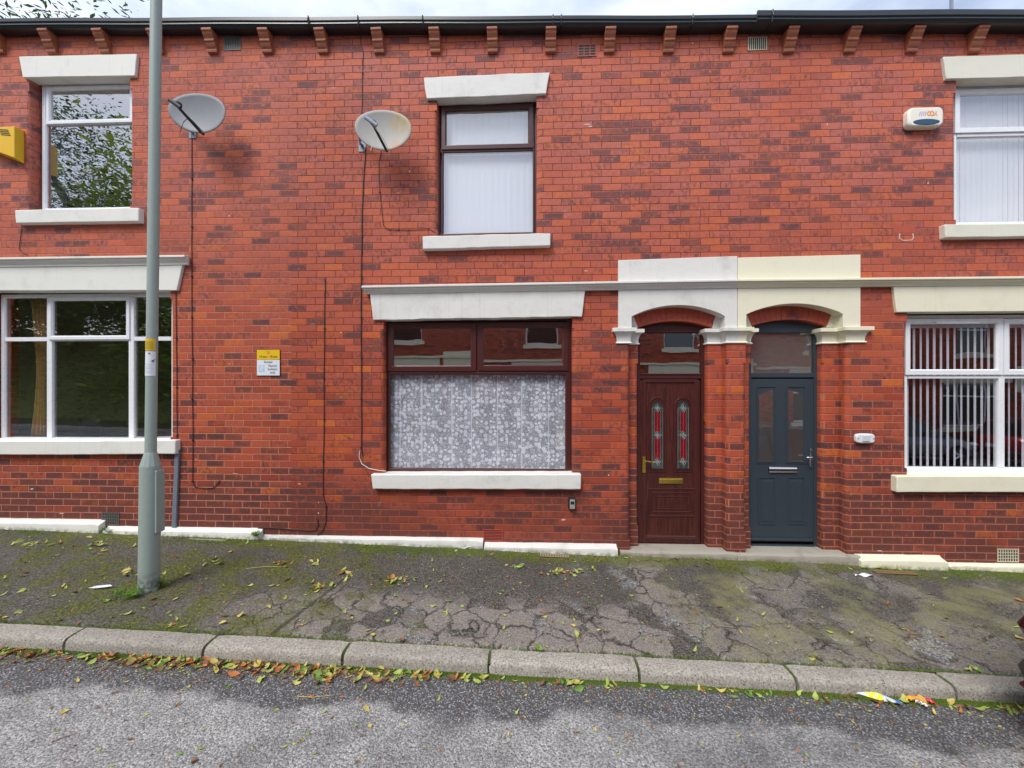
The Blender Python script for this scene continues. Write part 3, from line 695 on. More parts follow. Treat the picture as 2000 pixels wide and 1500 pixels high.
# ------------------------------------------------------------------ windows
FY = .105                                         # depth of window frames
def blind_mat(name, c, tr=.06):
    b = NB(name); P = b.pos(); d = b.n('ShaderNodeBsdfDiffuse'); b.set(d.inputs[0], b.mix(b.noise(P, 40, 2), tuple(q * .95 for q in c), c))
    t = b.n('ShaderNodeBsdfTranslucent'); b.set(t.inputs[0], c); ms = b.n('ShaderNodeMixShader'); ms.inputs[0].default_value = tr
    b.t.links.new(d.outputs[0], ms.inputs[1]); b.t.links.new(t.outputs[0], ms.inputs[2]); b.t.links.new(ms.outputs[0], b.out.inputs[0]); return b.m
M['blind_white'] = blind_mat('blind_white', (.90, .91, .90)); M['blind_teal'] = blind_mat('blind_teal', (.22, .27, .27)); M['blind_lilac'] = blind_mat('blind_lilac', (.88, .85, .90))
def vblind(px0, px1, y0, y1, Y, ang, mat, label, step_=.089, wdt=.089, headrail=True, jitter=4):
    X0, X1, Z0, Z1 = RC(px0, y0, px1, y1, Y); mb = MB(); x = X0 + wdt / 2
    while x < X1 - wdt / 3:
        a = R(ang + random.uniform(-jitter, jitter)); dx, dy = wdt / 2 * math.cos(a), wdt / 2 * math.sin(a); zz = Z0 + random.uniform(-.004, .004)
        mb.add([(x - dx, Y - dy, zz), (x, Y + .004, zz), (x + dx, Y + dy, zz), (x + dx, Y + dy, Z1), (x, Y + .004, Z1), (x - dx, Y - dy, Z1)], [(0, 1, 4, 5), (1, 2, 3, 4)]); x += step_
    o = empty('vertical_blind', ((X0 + X1) / 2, Y, Z0)); tag(o, label, 'blind'); mb.build('slats', mat, o, recalc=False)
    MB().box(X0, X1, Y - .02, Y + .02, Z1 + .001, Z1 + .035).build('headrail', M['upvc'], o)
    return o

# upper left window
W = empty('window', (0, 0, 0)); W.parent = HL; W.matrix_parent_inverse = PINV[HL.name]; PINV[W.name] = Matrix()
def win(parent):
    o = bpy.data.objects.new('window', None); o.empty_display_size = .1; col.objects.link(o); o.parent = parent; o.matrix_parent_inverse = PINV[parent.name]; PINV[o.name] = Matrix(); return o
bpy.data.objects.remove(W)
W1 = win(HL); mb = MB(); ring(mb, 82, 160, 264, 412, .05, FY, FY + .06); r = RC(82, 160, 264, 412, FY)
zt = WP(170, 237, FY).z; mb.box(r[0] + .048, r[1] - .048, FY + .001, FY + .06, zt - .028, zt + .028); mb.build('frame', M['upvc'], W1, bevel=.003)
mb = MB(); ra = ring(mb, 90, 167, 258, 240, .044, FY - .014, FY + .02); mb.build('sash', M['upvc'], W1, bevel=.002)
gpane(ra, FY + .012, M['glass_strong'], W1); gpane((r[0] + .05, r[1] - .05, r[2] + .05, zt - .028), FY + .02, M['glass_strong'], W1)
vblind(98, 128, 180, 404, .20, 60, M['blind_teal'], 'grey-green vertical blind drawn to the left of the upper left window', .03)
c_ = empty('pull_cord', WP(142, 345, .19)); tag(c_, 'thin white pull cord hanging inside the upper left window', 'blind cord'); MB().tube([WP(142, 178, .19), WP(142, 345, .19)], .006, 5).build('cord', M['upvc'], c_); MB().lathe([(.004, -.04), (.011, -.03), (.009, 0), (.003, .01)], WP(142, 345, .19), 8).build('weight', M['upvc'], c_)

# lower left window
W4 = win(HL); mb = MB(); ring(mb, 2, 574, 340, 862, .045, FY, FY + .06); r = RC(2, 574, 340, 862, FY)
zt = WP(170, 662, FY).z; xa, xb = WX(96, FY), WX(256, FY)
mb.box(xa - .034, xa + .034, FY + .001, FY + .06, r[2] + .044, r[3] - .044); mb.box(xb - .034, xb + .034, FY + .001, FY + .06, r[2] + .044, r[3] - .044)
for a, b_ in ((r[0] + .044, xa - .034), (xa + .034, xb - .034), (xb + .034, r[1] - .044)): mb.box(a, b_, FY + .002, FY + .06, zt - .026, zt + .026)
mb.build('frame', M['upvc'], W4, bevel=.003)
mb = MB(); ra = ring(mb, 93, 579, 252, 663, .052, FY - .016, FY + .02); mb.build('sash', M['upvc'], W4, bevel=.002); gpane(ra, FY + .008, M['glass_strong'], W4)
for a, b_ in ((r[0] + .045, xa - .034), (xb + .034, r[1] - .045)): gpane((a, b_, zt + .026, r[3] - .045), FY + .02, M['glass_strong'], W4)
for a, b_ in ((r[0] + .045, xa - .034), (xa + .034, xb - .034), (xb + .034, r[1] - .045)): gpane((a, b_, r[2] + .045, zt - .026), FY + .02, M['glass_strong'], W4)
mb = MB(); X0, X1, Z0, Z1 = RC(0, 856, 338, 863, .06); mb.box(X0, X1, .03, FY + .05, WP(170, 862, .04).z, WP(170, 857, .04).z); mb.build('window_board', M['upvc'], W4, bevel=.004)
# curtain
M['gold_cloth'] = plain('gold_cloth', (.66, .44, .18), .8, var=.25, scale=30)
def curtain(name, px0, px1, y0, y1, Y, mat, folds, label, cat='curtain', pinch=0, amp=.025):
    X0, X1, Z0, Z1 = RC(px0, y0, px1, y1, Y); mb = MB()
    def fn(u, v):
        p = 1 - pinch * math.sin(v * PI) ; x = X1 + (X0 - X1) * (1 - u) * p
        return (x, Y + amp * math.sin(u * folds * 2 * PI + math.sin(v * 3) * .6) + .006 * math.sin(u * 31 + v * 7), Z0 + (Z1 - Z0) * v)
    mb.grid(fn, folds * 12, 14); o = mb.build(name, mat, None, smooth='all', recalc=False); tag(o, label, cat); return o
curtain('curtain', 60, 92, 585, 850, .26, M['gold_cloth'], 4, 'gold brown curtain gathered at the left inside the lower left window', pinch=.35)
# cushion silhouette on a seat back
M['dark_green_cloth'] = plain('dark_green_cloth', (.02, .04, .035), .9)
q = WP(176, 834, .55); mb = MB()
def cush(u, v):
    a, b_ = u * 2 - 1, v * 2 - 1; ex = 1 + .18 * (abs(a * b_)) ** 2
    return (q.x + a * .15 * ex, q.y - .05 * (1 - a * a) * (1 - b_ * b_), q.z + b_ * .10 * ex)
def cush2(u, v): p = cush(u, v); return (p[0], 2 * q.y - p[1], p[2])
mb.grid(cush, 10, 8); mb.grid(cush2, 10, 8); o = mb.build('cushion', M['dark_green_cloth'], None, smooth='all'); tag(o, 'dark green cushion with peaked corners standing inside the lower left window', 'cushion')
mb = MB(); mb.box(q.x - .8, q.x + .9, q.y + .06, q.y + .75, q.z - .62, q.z - .16); mb.box(q.x - .8, q.x + .9, q.y + .06, q.y + .25, q.z - .16, q.z - .09); o = mb.build('sofa', M['room_dark'], None, bevel=.04); tag(o, 'dark sofa just below the sill inside the lower left window', 'sofa')

# upper middle window (maroon)
RF = M['rosewood_frame']
W2 = win(HM); mb = MB(); ring(mb, 854, 198, 1050, 460, .042, FY, FY + .06); r = RC(854, 198, 1050, 460, FY); zt = WP(950, 291, FY).z
mb.box(r[0] + .04, r[1] - .04, FY + .001, FY + .06, zt - .03, zt + .026); mb.build('frame', RF, W2, bevel=.003)
mb = MB(); ra = ring(mb, 862, 204, 1041, 290, .062, FY - .016, FY + .02); mb.build('sash', RF, W2, bevel=.002); gpane(ra, FY + .008, M['glass_sky'], W2)
mb = MB(); rb = ring(mb, 863, 291, 1044, 459, .022, FY - .004, FY + .02); mb.build('glazing_bead', RF, W2, bevel=.002); gpane(rb, FY + .014, M['glass_sky'], W2)
vblind(858, 1046, 205, 458, .19, 4, M['blind_white'], 'closed white vertical blind behind the maroon framed upstairs window', .082, jitter=2)

# lower middle window (maroon)
W5 = win(HM); mb = MB(); ring(mb, 752, 621, 1115, 924, .05, FY, FY + .06); r = RC(752, 621, 1115, 924, FY); zt = WP(932, 728, FY).z; xa = WX(932, FY)
mb.box(r[0] + .048, r[1] - .048, FY + .001, FY + .06, zt - .03, zt + .03); mb.box(xa - .03, xa + .03, FY + .002, FY + .06, zt + .03, r[3] - .048); mb.build('frame', RF, W5, bevel=.003)
for a, b_, c, d in ((757, 630, 930, 725), (933, 629, 1110, 724)):
    mb = MB(); ra = ring(mb, a, b_, c, d, .072, FY - .018, FY + .02); mb.build('sash', RF, W5, bevel=.002); gpane(ra, FY + .008, M['glass_strong'], W5)
mb = MB(); rb = ring(mb, 757, 727, 1109, 920, .032, FY - .004, FY + .02); mb.build('glazing_bead', RF, W5, bevel=.002); gpane(rb, FY + .014, M['glass'], W5)
def lace():
    b = NB('lace'); P = b.pos(); x, y, z = b.sep(P); V = b.comb(x, z, 0.0)
    Vd = V
    v1 = b.vor(Vd, 19.0, 'F1', .6); d1 = v1.outputs['Distance']
    wn_ = b.math('ADD', d1, b.math('MULTIPLY', b.math('SUBTRACT', b.noise(V, 90, 2), .5), .10))
    ringm = b.math('MULTIPLY', b.ss(wn_, .46, .40), b.ss(b.math('ABSOLUTE', b.math('SUBTRACT', wn_, .22)), .015, .045))
    ringm = b.math('MAXIMUM', ringm, b.ss(wn_, .10, .06))
    pick = b.ss(b.sep(v1.outputs['Color'])[0], .16, .18)
    ringm = b.math('MULTIPLY', ringm, pick)
    v2 = b.noise(V, 30, 1, .3, dist=1.8); vine = b.ss(b.math('ABSOLUTE', b.math('SUBTRACT', v2, .5)), .05, .022)
    v3 = b.vor(V, 30, 'F1', 1.0); lf = b.math('MULTIPLY', b.ss(v3.outputs['Distance'], .38, .25), b.ss(b.sep(v3.outputs['Color'])[1], .55, .6))
    a = b.math('MAXIMUM', ringm, b.math('MAXIMUM', b.math('MULTIPLY', vine, .75), b.math('MULTIPLY', lf, .7)))
    # seams where the net is doubled
    seam = b.ss(b.math('ABSOLUTE', b.math('SUBTRACT', b.math('FLOORED_MODULO', b.math('ADD', x, b.math('MULTIPLY', b.noise(b.comb(x, 0.0, 0.0), 1.7, 1), .35)), .31), .12)), .009, .004)
    a = b.math('MAXIMUM', a, b.math('MULTIPLY', seam, .7))
    al = b.math('ADD', .36, b.math('MULTIPLY', a, .64))
    d = b.n('ShaderNodeBsdfDiffuse'); d.inputs[0].default_value = (.90, .925, 1.0, 1); t = b.n('ShaderNodeBsdfTransparent'); ms = b.n('ShaderNodeMixShader')
    b.set(ms.inputs[0], al); b.t.links.new(t.outputs[0], ms.inputs[1]); b.t.links.new(d.outputs[0], ms.inputs[2]); b.t.links.new(ms.outputs[0], b.out.inputs[0]); return b.m
M['lace'] = lace()
curtain('lace_curtain', 742, 1125, 729, 935, .185, M['lace'], 9, 'white floral lace net curtain across the large maroon framed downstairs window', amp=.009)
M['plush'] = plain('plush', (.62, .58, .30), .95, var=.3, scale=30, bumpd=.01)
q = WP(1095, 862, .27); mb = MB()
mb.lathe([(.0, -.10), (.06, -.09), (.085, -.04), (.08, .02), (.05, .05), (.052, .075), (.06, .10), (.045, .135), (0.0, .15)], q, 14); mb.lathe([(0, -.03), (.02, -.02), (.02, .015), (0, .025)], q + Vector((-.045, 0, .135)), 8); mb.lathe([(0, -.03), (.02, -.02), (.02, .015), (0, .025)], q + Vector((.045, 0, .135)), 8)
o = mb.build('plush_toy', M['plush'], None, smooth=True); tag(o, 'pale yellow plush toy behind the lace curtain at its right end', 'soft toy')
# chandelier
q = WP(975, 668, 1.5); chd = empty('chandelier', q); tag(chd, 'brass ceiling light with glass shades seen through the maroon top sashes', 'ceiling light')
mb = MB(); mb.tube([q + Vector((0, 0, .40)), q + Vector((0, 0, -.1))], .012, 8); mb.lathe([(.0, .06), (.09, .04), (.09, .03), (0, .02)], q, 16)
for k in range(5):
    a = k * 2 * PI / 5; d = Vector((math.cos(a), math.sin(a), 0)); mb.tube([q + Vector((0, 0, -.08)), q + d * .12 + Vector((0, 0, -.16)), q + d * .24 + Vector((0, 0, -.14)), q + d * .26 + Vector((0, 0, -.1))], .007, 6)
mb.build('arms', M['brass'], chd, smooth=True)
for k in range(5):
    a = k * 2 * PI / 5; d = Vector((math.cos(a), math.sin(a), 0)); MB().lathe([(.02, -.09), (.05, -.05), (.065, .03), (.062, .03), (.047, -.05)], q + d * .26, 12).build('glass_shade', M['glass'], chd, smooth=True)

# upper right window
W3 = win(HR); mb = MB(); ring(mb, 1864, 167, 2066, 438, .035, FY, FY + .06); r = RC(1864, 167, 2066, 438, FY); zt = WP(1960, 262, FY).z
mb.box(r[0] + .034, r[1] - .034, FY + .001, FY + .06, zt - .02, zt + .02); mb.build('frame', M['upvc'], W3, bevel=.003)
mb = MB(); ra = ring(mb, 1866, 172, 2064, 257, .066, FY - .016, FY + .02); mb.build('sash', M['upvc'], W3, bevel=.002); gpane(ra, FY + .008, M['glass_sky'], W3)
gpane((r[0] + .034, r[1] - .034, r[2] + .034, zt - .02), FY + .02, M['glass_sky'], W3)
vblind(1864, 2066, 172, 436, .20, 4, M['blind_white'], 'closed white vertical blind in the upper right window', .062, .064, jitter=3)

# lower right window
W6 = win(HR); mb = MB(); ring(mb, 1767, 615, 2136, 920, .04, FY, FY + .06); r = RC(1767, 615, 2136, 920, FY); zt = WP(1950, 736, FY).z; xa = WX(1957, FY)
mb.box(xa - .032, xa + .032, FY + .001, FY + .06, r[2] + .039, r[3] - .039)
for a, b_ in ((r[0] + .039, xa - .032), (xa + .032, r[1] - .039)): mb.box(a, b_, FY + .002, FY + .06, zt - .02, zt + .02)
mb.build('frame', M['upvc'], W6, bevel=.003)
for a, c in ((1769, 1960), (1962, 2140)):
    mb = MB(); ra = ring(mb, a, 622, c, 732, .066, FY - .016, FY + .02); mb.build('sash', M['upvc'], W6, bevel=.002); gpane(ra, FY + .008, M['glass_mid'], W6)
for a, b_ in ((r[0] + .04, xa - .032), (xa + .032, r[1] - .04)): gpane((a, b_, r[2] + .04, zt - .02), FY + .02, M['glass_mid'], W6)
X0, X1, Z0, Z1 = RC(1827, 628, 1909, 632, FY - .02); mb = MB(); mb.box(X0, X1, FY - .034, FY - .0165, Z0, Z1); mb.box(X0 - .02, X1 + .02, FY - .024, FY - .0165, Z1 - .004, Z1 + .008); mb.build('trickle_vent', M['upvc'], W6)
X0, X1, Z0, Z1 = RC(1768, 917, 2136, 927, .07); MB().box(X0, X1, .045, FY + .03, Z0, Z1).build('window_board', M['upvc'], W6, bevel=.004)
vblind(1769, 2140, 640, 916, .175, 12, M['blind_lilac'], 'open pale lilac vertical blind in the lower right window', .079, .036, jitter=6)

# ------------------------------------------------------------------ doors
def mould(path, r, Y, mat, parent, name='panel_moulding', closed=True, flat=.7):
    pts = [WP(px, py, Y) for px, py in path]; return MB().tube(pts, r, 6, closed, flat).build(name, mat, parent, smooth=True)
DY = .205
def rectp(x0, y0, x1, y1): return [(x0, y1), (x1, y1), (x1, y0), (x0, y0)]
def archp(x0, y0, x1, y1, n=8):
    r_ = (x1 - x0) / 2; cx_ = (x0 + x1) / 2; cy = y0 + r_
    return [(x0, y1), (x1, y1)] + [(cx_ + r_ * math.cos(PI * k / n), cy - r_ * math.sin(PI * k / n)) for k in range(n + 1)]
def flatpoly(path, Y, th, mat, parent, name):
    pts = [(lambda q: (q.x, q.z))(WP(px, py, Y)) for px, py in path]; return MB().prism(pts, Y, Y + th).build(name, mat, parent)
# maroon
df = empty('tmp', (0, 0, 0)); bpy.data.objects.remove(df)
X0, X1, Z0, Z1 = RC(1246, 600, 1382, 1068, DY - .01)
mb = MB(); fw = .055; zbot = WP(1314, 1067, DY - .01).z; zbar = WP(1314, 735, DY - .01).z
mb.box(X0 - .02, X0 + .03, DY - .01, DY + .06, zbot, Z1 + .06); mb.box(X1 - .075, X1 + .02, DY - .01, DY + .06, zbot, Z1 + .06)
mb.box(X0 + .03, X1 - .075, DY - .009, DY + .06, zbar - .03, zbar + .03); zh = WP(1314, 648, DY).z
mb.box(X0 + .03, X1 - .075, DY - .008, DY + .06, zh, Z1 + .06); mb.box(X0 + .03, X1 - .075, DY - .012, DY + .06, zbot, zbot + .035)
frm = mb.build('door_frame', RF, HM, bevel=.004)
gpane((X0 + .03, X1 - .075, zbar + .03, zh), DY + .02, M['glass_strong'], frm, 'fanlight')
mb = MB(); mb.tube([(X0 + .03, DY - .012, zh - .004), (X1 - .075, DY - .012, zh - .004)], .010, 6); mb.build('glazing_bead', RF, frm); mb = MB(); mb.tube([(X0 + .03, DY - .012, zbar + .028), (X1 - .075, DY - .012, zbar + .028)], .008, 6); mb.build('glazing_bead', RF, frm)
# leaf
lx0, lx1 = 1250, 1368
mb = MB(); a, b_, c, d = RC(lx0, 743, lx1, 1060, DY); mb.box(a, b_, DY, DY + .045, c, d); leaf = mb.build('door', M['rosewood'], HM, bevel=.003)
M['door_glass'] = None
def leaded():
    b = NB('leaded_glass'); P = b.pos(); b.bsdf(b.mix(b.noise(P, 12, 3), (.012, .016, .014), (.07, .085, .075)), .06, spec=1.0); return b.m
M['door_glass'] = leaded(); M['red_glass'] = plain('red_glass', (.20, .003, .008), .12, var=.2, scale=9, spec=.9); M['lead'] = plain('lead', (.42, .44, .43), .35, .6); M['bevel_glass'] = plain('bevel_glass', (.20, .235, .22), .1, 0, .3, 30, spec=1.0)
mb = MB()
ring(mb, 1256, 741, 1364, 1054, .048, DY - .013, DY + .001); mb.build('leaf_border', RF, leaf, bevel=.002)
for gx in (1284, 1334.5):
    mould(archp(gx - 16, 777, gx + 16, 921), .010, DY - .003, RF, leaf); mould(archp(gx - 12.5, 782, gx + 12.5, 917), .006, DY - .003, RF, leaf)
    gp = flatpoly(archp(gx - 10.5, 785, gx + 10.5, 915), DY - .004, .003, M['door_glass'], leaf, 'glass_panel')
    flatpoly([(gx - 5.5, 896), (gx, 906), (gx + 5.5, 896), (gx + 5.5, 858), (gx, 846), (gx - 5.5, 858)], DY - .006, .001, M['red_glass'], gp, 'red_glass_strip')
    flatpoly([(gx - 5.5, 844), (gx + 5.5, 844), (gx + 5.5, 802), (gx, 806), (gx - 5.5, 802)], DY - .006, .001, M['red_glass'], gp, 'red_glass_strip')
    for cy in (797, 850, 902):
        flatpoly([(gx, cy - 7), (gx + 2.2, cy - 2.2), (gx + 6, cy), (gx + 2.2, cy + 2.2), (gx, cy + 7), (gx - 2.2, cy + 2.2), (gx - 6, cy), (gx - 2.2, cy - 2.2)][::-1], DY - .008, .002, M['bevel_glass'], gp, 'bevelled_diamond')
    mb = MB()
    mb.tube([WP(gx, 785, DY - .007), WP(gx, 915, DY - .007)], .0014, 4)
    for s_ in (-1, 1):
        mb.tube([WP(gx + 5.7 * s_, 800, DY - .007), WP(gx + 5.7 * s_, 900, DY - .007)], .0014, 4)
        mb.tube([WP(gx + 10.4 * s_, 797, DY - .007), WP(gx + 10.4 * s_, 915, DY - .007)], .0025, 4)
        for cy in (797, 850, 902): mb.tube([WP(gx + 10 * s_, cy, DY - .007), WP(gx + 6 * s_, cy, DY - .009), WP(gx + 1.5 * s_, cy - 8, DY - .009)], .0018, 4); mb.tube([WP(gx + 6 * s_, cy, DY - .009), WP(gx + 1.5 * s_, cy + 8, DY - .009)], .0018, 4)
    mb.build('lead_came', M['lead'], gp)
mould(rectp(1267, 955, 1357, 1008), .011, DY - .002, RF, leaf); mould(rectp(1274, 963, 1348, 1000), .009, DY - .002, RF, leaf); mould(rectp(1282, 970, 1340, 994), .006, DY - .002, RF, leaf)
X = RC(1287, 934, 1334, 945, DY - .012); mb = MB(); mb.box(X[0], X[1], DY - .012, DY + .002, X[2], X[3]); mb.box(X[0] + .01, X[1] - .01, DY - .019, DY - .012, X[2] + .012, X[3] - .012); mb.build('letter_plate', M['brass'], leaf, bevel=.003)
X = RC(1254.5, 891, 1260.5, 923, DY - .01); mb = MB(); mb.box(X[0], X[1], DY - .02, DY - .008, X[2], X[3]); p0 = WP(1257.5, 899, DY - .03)
mb.tube([p0 + Vector((0, .02, 0)), p0 + Vector((0, -.03, 0)), p0 + Vector((.02, -.04, -.004)), p0 + Vector((.115, -.04, -.02))], .009, 8); mb.lathe([(.012, 0), (.012, .008)], WP(1257.5, 912, DY - .026), 10, 'y'); mb.build('handle', M['brass'], leaf, smooth=True)
X = RC(1374, 812, 1381, 824, DY - .02); mb = MB(); mb.box(X[0], X[1], DY - .03, DY - .009, X[2], X[3]); mb.lathe([(.008, 0), (.008, .004)], ((X[0] + X[1]) / 2, DY - .034, (X[2] + X[3]) / 2), 10, 'y'); mb.build('door_bell', M['brass'], frm, bevel=.002)

# grey-blue door
X0, X1, Z0, Z1 = RC(1464, 600, 1608, 1072, DY - .01); zbot = WP(1535, 1072, DY - .01).z; zbar = WP(1535, 733, DY - .01).z; zh = WP(1535, 650, DY).z; GD = M['grey_door']
mb = MB(); mb.box(X0 - .03, X0 + .02, DY - .01, DY + .06, zbot, Z1 + .06); mb.box(X1 - .11, X1 + .02, DY - .01, DY + .06, zbot, Z1 + .06); mb.box(X1 - .05, X1 + .03, DY - .03, DY - .0095, zbot, Z1 + .06)
mb.box(X0 + .02, X1 - .11, DY - .009, DY + .06, zbar - .028, zbar + .03); mb.box(X0 + .02, X1 - .11, DY - .008, DY + .06, zh, Z1 + .06); mb.box(X0, X1 - .05, DY - .035, DY + .06, zbot, zbot + .022); mb.box(X0 + .02, X1 - .11, DY - .016, DY + .06, zbot + .022, zbot + .05)
frg = mb.build('door_frame', GD, HR, bevel=.004)
gpane((X0 + .02, X1 - .11, zbar + .03, zh), DY + .03, M['frosted'], frg, 'frosted_layer'); gpane((X0 + .02, X1 - .11, zbar + .03, zh), DY + .018, M['glass_mid'], frg, 'fanlight')
a, b_, c, d = RC(1465, 740, 1589, 1058, DY); mb = MB(); mb.box(a, b_, DY, DY + .045, c, d); leaf = mb.build('door', GD, HR, bevel=.003)
for (x0, x1, slope) in ((1482, 1510, -1), (1539, 1568, 1)):
    mould(rectp(x0 - 3, 756, x1 + 5, 905), .009, DY - .003, GD, leaf)
    yl, yr = (771, 761) if slope < 0 else (761, 770)
    gp = flatpoly([(x0 + .5, 902), (x1, 902), (x1, yr), (x0 + .5, yl)], DY - .004, .003, M['frosted'], leaf, 'glass_panel'); flatpoly([(x0 + .5, 902), (x1, 902), (x1, yr), (x0 + .5, yl)], DY - .0065, .002, M['glass_strong'], gp, 'outer_glazing')
for x0, x1 in ((1484, 1510), (1541, 1568)):
    mould(rectp(x0 - 2, 933, x1 + 4, 1024), .009, DY - .002, GD, leaf)
    X = RC(x0 + 3, 939, x1 - 1, 1018, DY); MB().box(X[0], X[1], DY - .006, DY + .002, X[2], X[3]).build('raised_panel', GD, leaf, bevel=.005)
X = RC(1502, 912, 1556, 924, DY - .015); mb = MB(); mb.box(X[0], X[1], DY - .01, DY + .002, X[2], X[3]); mb.tube([(X[0], DY - .012, (X[2] + X[3]) / 2), (X[1], DY - .012, (X[2] + X[3]) / 2)], (X[3] - X[2]) * .46, 10, flat=.45); mb.build('letter_plate', M['chrome'], leaf, smooth=True)
mb = MB(); pts = [WP(1584, y, DY - .02) for y in (876, 880, 892, 905, 913)]; mb.tube(pts, [.008, .016, .012, .016, .008], 8, flat=.5); p0 = WP(1584, 892, DY - .03)
mb.tube([p0 + Vector((0, .02, 0)), p0 + Vector((0, -.03, 0)), p0 + Vector((-.02, -.04, -.002)), p0 + Vector((-.085, -.04, -.004))], .008, 8); mb.build('handle', M['chrome'], leaf, smooth=True)
X = RC(1466, 1052, 1588, 1056, DY - .02); MB().box(X[0], X[1], DY - .028, DY + .001, X[2], X[3]).build('weather_bar', GD, leaf, bevel=.004)

# ------------------------------------------------------------------ ventilators in the wall
def vent(px0, py0, px1, py1, mat, parent, kind, slots, back='black'):
    X0, X1, Z0, Z1 = RC(px0, py0, px1, py1, -.006); b_ = .008; mb = MB(); yf = -.008
    v = MB().box(X0, X1, -.0025, .01, Z0, Z1).build('vent', M[back], parent)
    mb.box(X0, X0 + b_, yf, -.003, Z0, Z1); mb.box(X1 - b_, X1, yf, -.003, Z0, Z1); mb.box(X0 + b_, X1 - b_, yf, -.003, Z0, Z0 + b_); mb.box(X0 + b_, X1 - b_, yf, -.003, Z1 - b_, Z1)
    if 'v' in kind:
        for k in range(slots + 1):
            x = X0 + b_ + (X1 - X0 - 2 * b_) * k / slots; mb.box(x - .0045, x + .0045, yf + .001, -.003, Z0 + b_, Z1 - b_)
    if 'h' in kind:
        n = slots if kind == 'h' else 4
        for k in range(n + 1):
            z = Z0 + b_ + (Z1 - Z0 - 2 * b_) * k / n; mb.box(X0 + b_, X1 - b_, yf + .0015, -.003, z - .004, z + .004)
    mb.build('grille', mat, v)
M['iron'] = plain('iron', (.16, .15, .14), .6, .3, .4, 30); M['red_plastic'] = plain('red_plastic', (.42, .075, .05), .5); M['cream_vent'] = plain('cream_vent', (.55, .50, .36), .6, var=.2, scale=20)
vent(437, 72, 470, 98, M['iron'], HL, 'v', 9); vent(1128, 86, 1165, 110, M['terracotta'], HM, 'hv', 3); vent(1461, 72, 1498, 98, M['cream_vent'], HR, 'v', 9)
vent(199, 1001, 232, 1025, M['iron'], HL, 'vh', 9); vent(944, 1034, 982, 1057, M['red_plastic'], HM, 'h', 7, 'black'); vent(1948, 1072, 1990, 1098, M['cream_vent'], HR, 'vh', 8)

# ------------------------------------------------------------------ dishes
def dish(cpx, cpy, wpx, wpy, label, mat, rust):   # offset dish, its feed arm rising from the lower rim
    c = WP(cpx, cpy, -.27); wall_p = WP(wpx, wpy, 0)
    e = empty('satellite_dish', (wall_p.x, 0, wall_p.z)); tag(e, label, 'satellite dish')
    ax = Vector((.10, -1, -.02)).normalized()       # pointing direction
    right = Vector((1, 0, 0)) - ax * ax.x; right.normalize(); up = right.cross(ax) * -1
    if up.z < 0: up = -up
    mb = MB(); N, S = 9, 40; vs = []; a_, b_ = .315, .225
    for i in range(N + 1):
        r_ = i / N
        for k in range(S):
            t = 2 * PI * k / S; X = a_ * r_ * math.cos(t) * (1 + .06 * math.sin(t)); Z = b_ * r_ * math.sin(t)
            vs.append(c + right * X + up * Z + ax * (.55 * (X * X + Z * Z)))
    m_ = len(vs)
    rim = [vs[N * S + k] + ((vs[N * S + k] - c).normalized() * .008) - ax * .006 for k in range(S)]
    fs = [(i * S + k, i * S + (k + 1) % S, (i + 1) * S + (k + 1) % S, (i + 1) * S + k) for i in range(N) for k in range(S)]
    back = [p - ax * .006 for p in vs]
    fs2 = [tuple(reversed([q_ + m_ for q_ in f])) for f in fs]
    rim0 = 2 * m_
    allv = vs + back + rim
    f3 = [(N * S + k, N * S + (k + 1) % S, rim0 + (k + 1) % S, rim0 + k) for k in range(S)] + [(rim0 + k, rim0 + (k + 1) % S, m_ + N * S + (k + 1) % S, m_ + N * S + k) for k in range(S)]
    mb.add(allv, fs + fs2 + f3); mb.build('reflector', mat, e, smooth='all', recalc=False)
    bot = c - up * b_ * .96 + ax * .03 + right * .02
    tip = bot + ax * .25 + up * .15 + right * -.09
    MB().tube([bot - ax * .05, bot, tip], [.015, .017, .015], 6).build('arm', M['black'], e)
    mb = MB(); d = (c + up * .02 - tip).normalized(); mb.tube([tip + right * -.06 + up * .04, tip + right * .06 - up * .045], .022, 8, flat=.7); mb.tube([tip, tip + d * .03, tip + d * .06], [.018, .034, .03], 10); mb.build('receiver', M['galv'] if rust else M['black'], e, smooth=True)
    mb = MB(); mb.tube([c - ax * .02, c - ax * .07, wall_p + Vector((0, -.09, .05)), wall_p + Vector((0, -.06, -.02)), wall_p], .016, 8); mb.box(wall_p.x - .045, wall_p.x + .045, -.008, 0, wall_p.z - .08, wall_p.z + .08); mb.build('bracket', M['galv'], e, smooth=True)
    mb = MB(); m2 = (bot + tip) / 2; mb.tube([tip - up * .02, m2 + right * .05 - up * .03, bot + right * .03], .0035, 5); mb.tube([m2, m2 - right * .05 - up * .05, m2 - right * .09 - up * .17], .0035, 5); mb.build('lead_cable', M['cable_white'] if rust else M['black'], e, smooth=True)
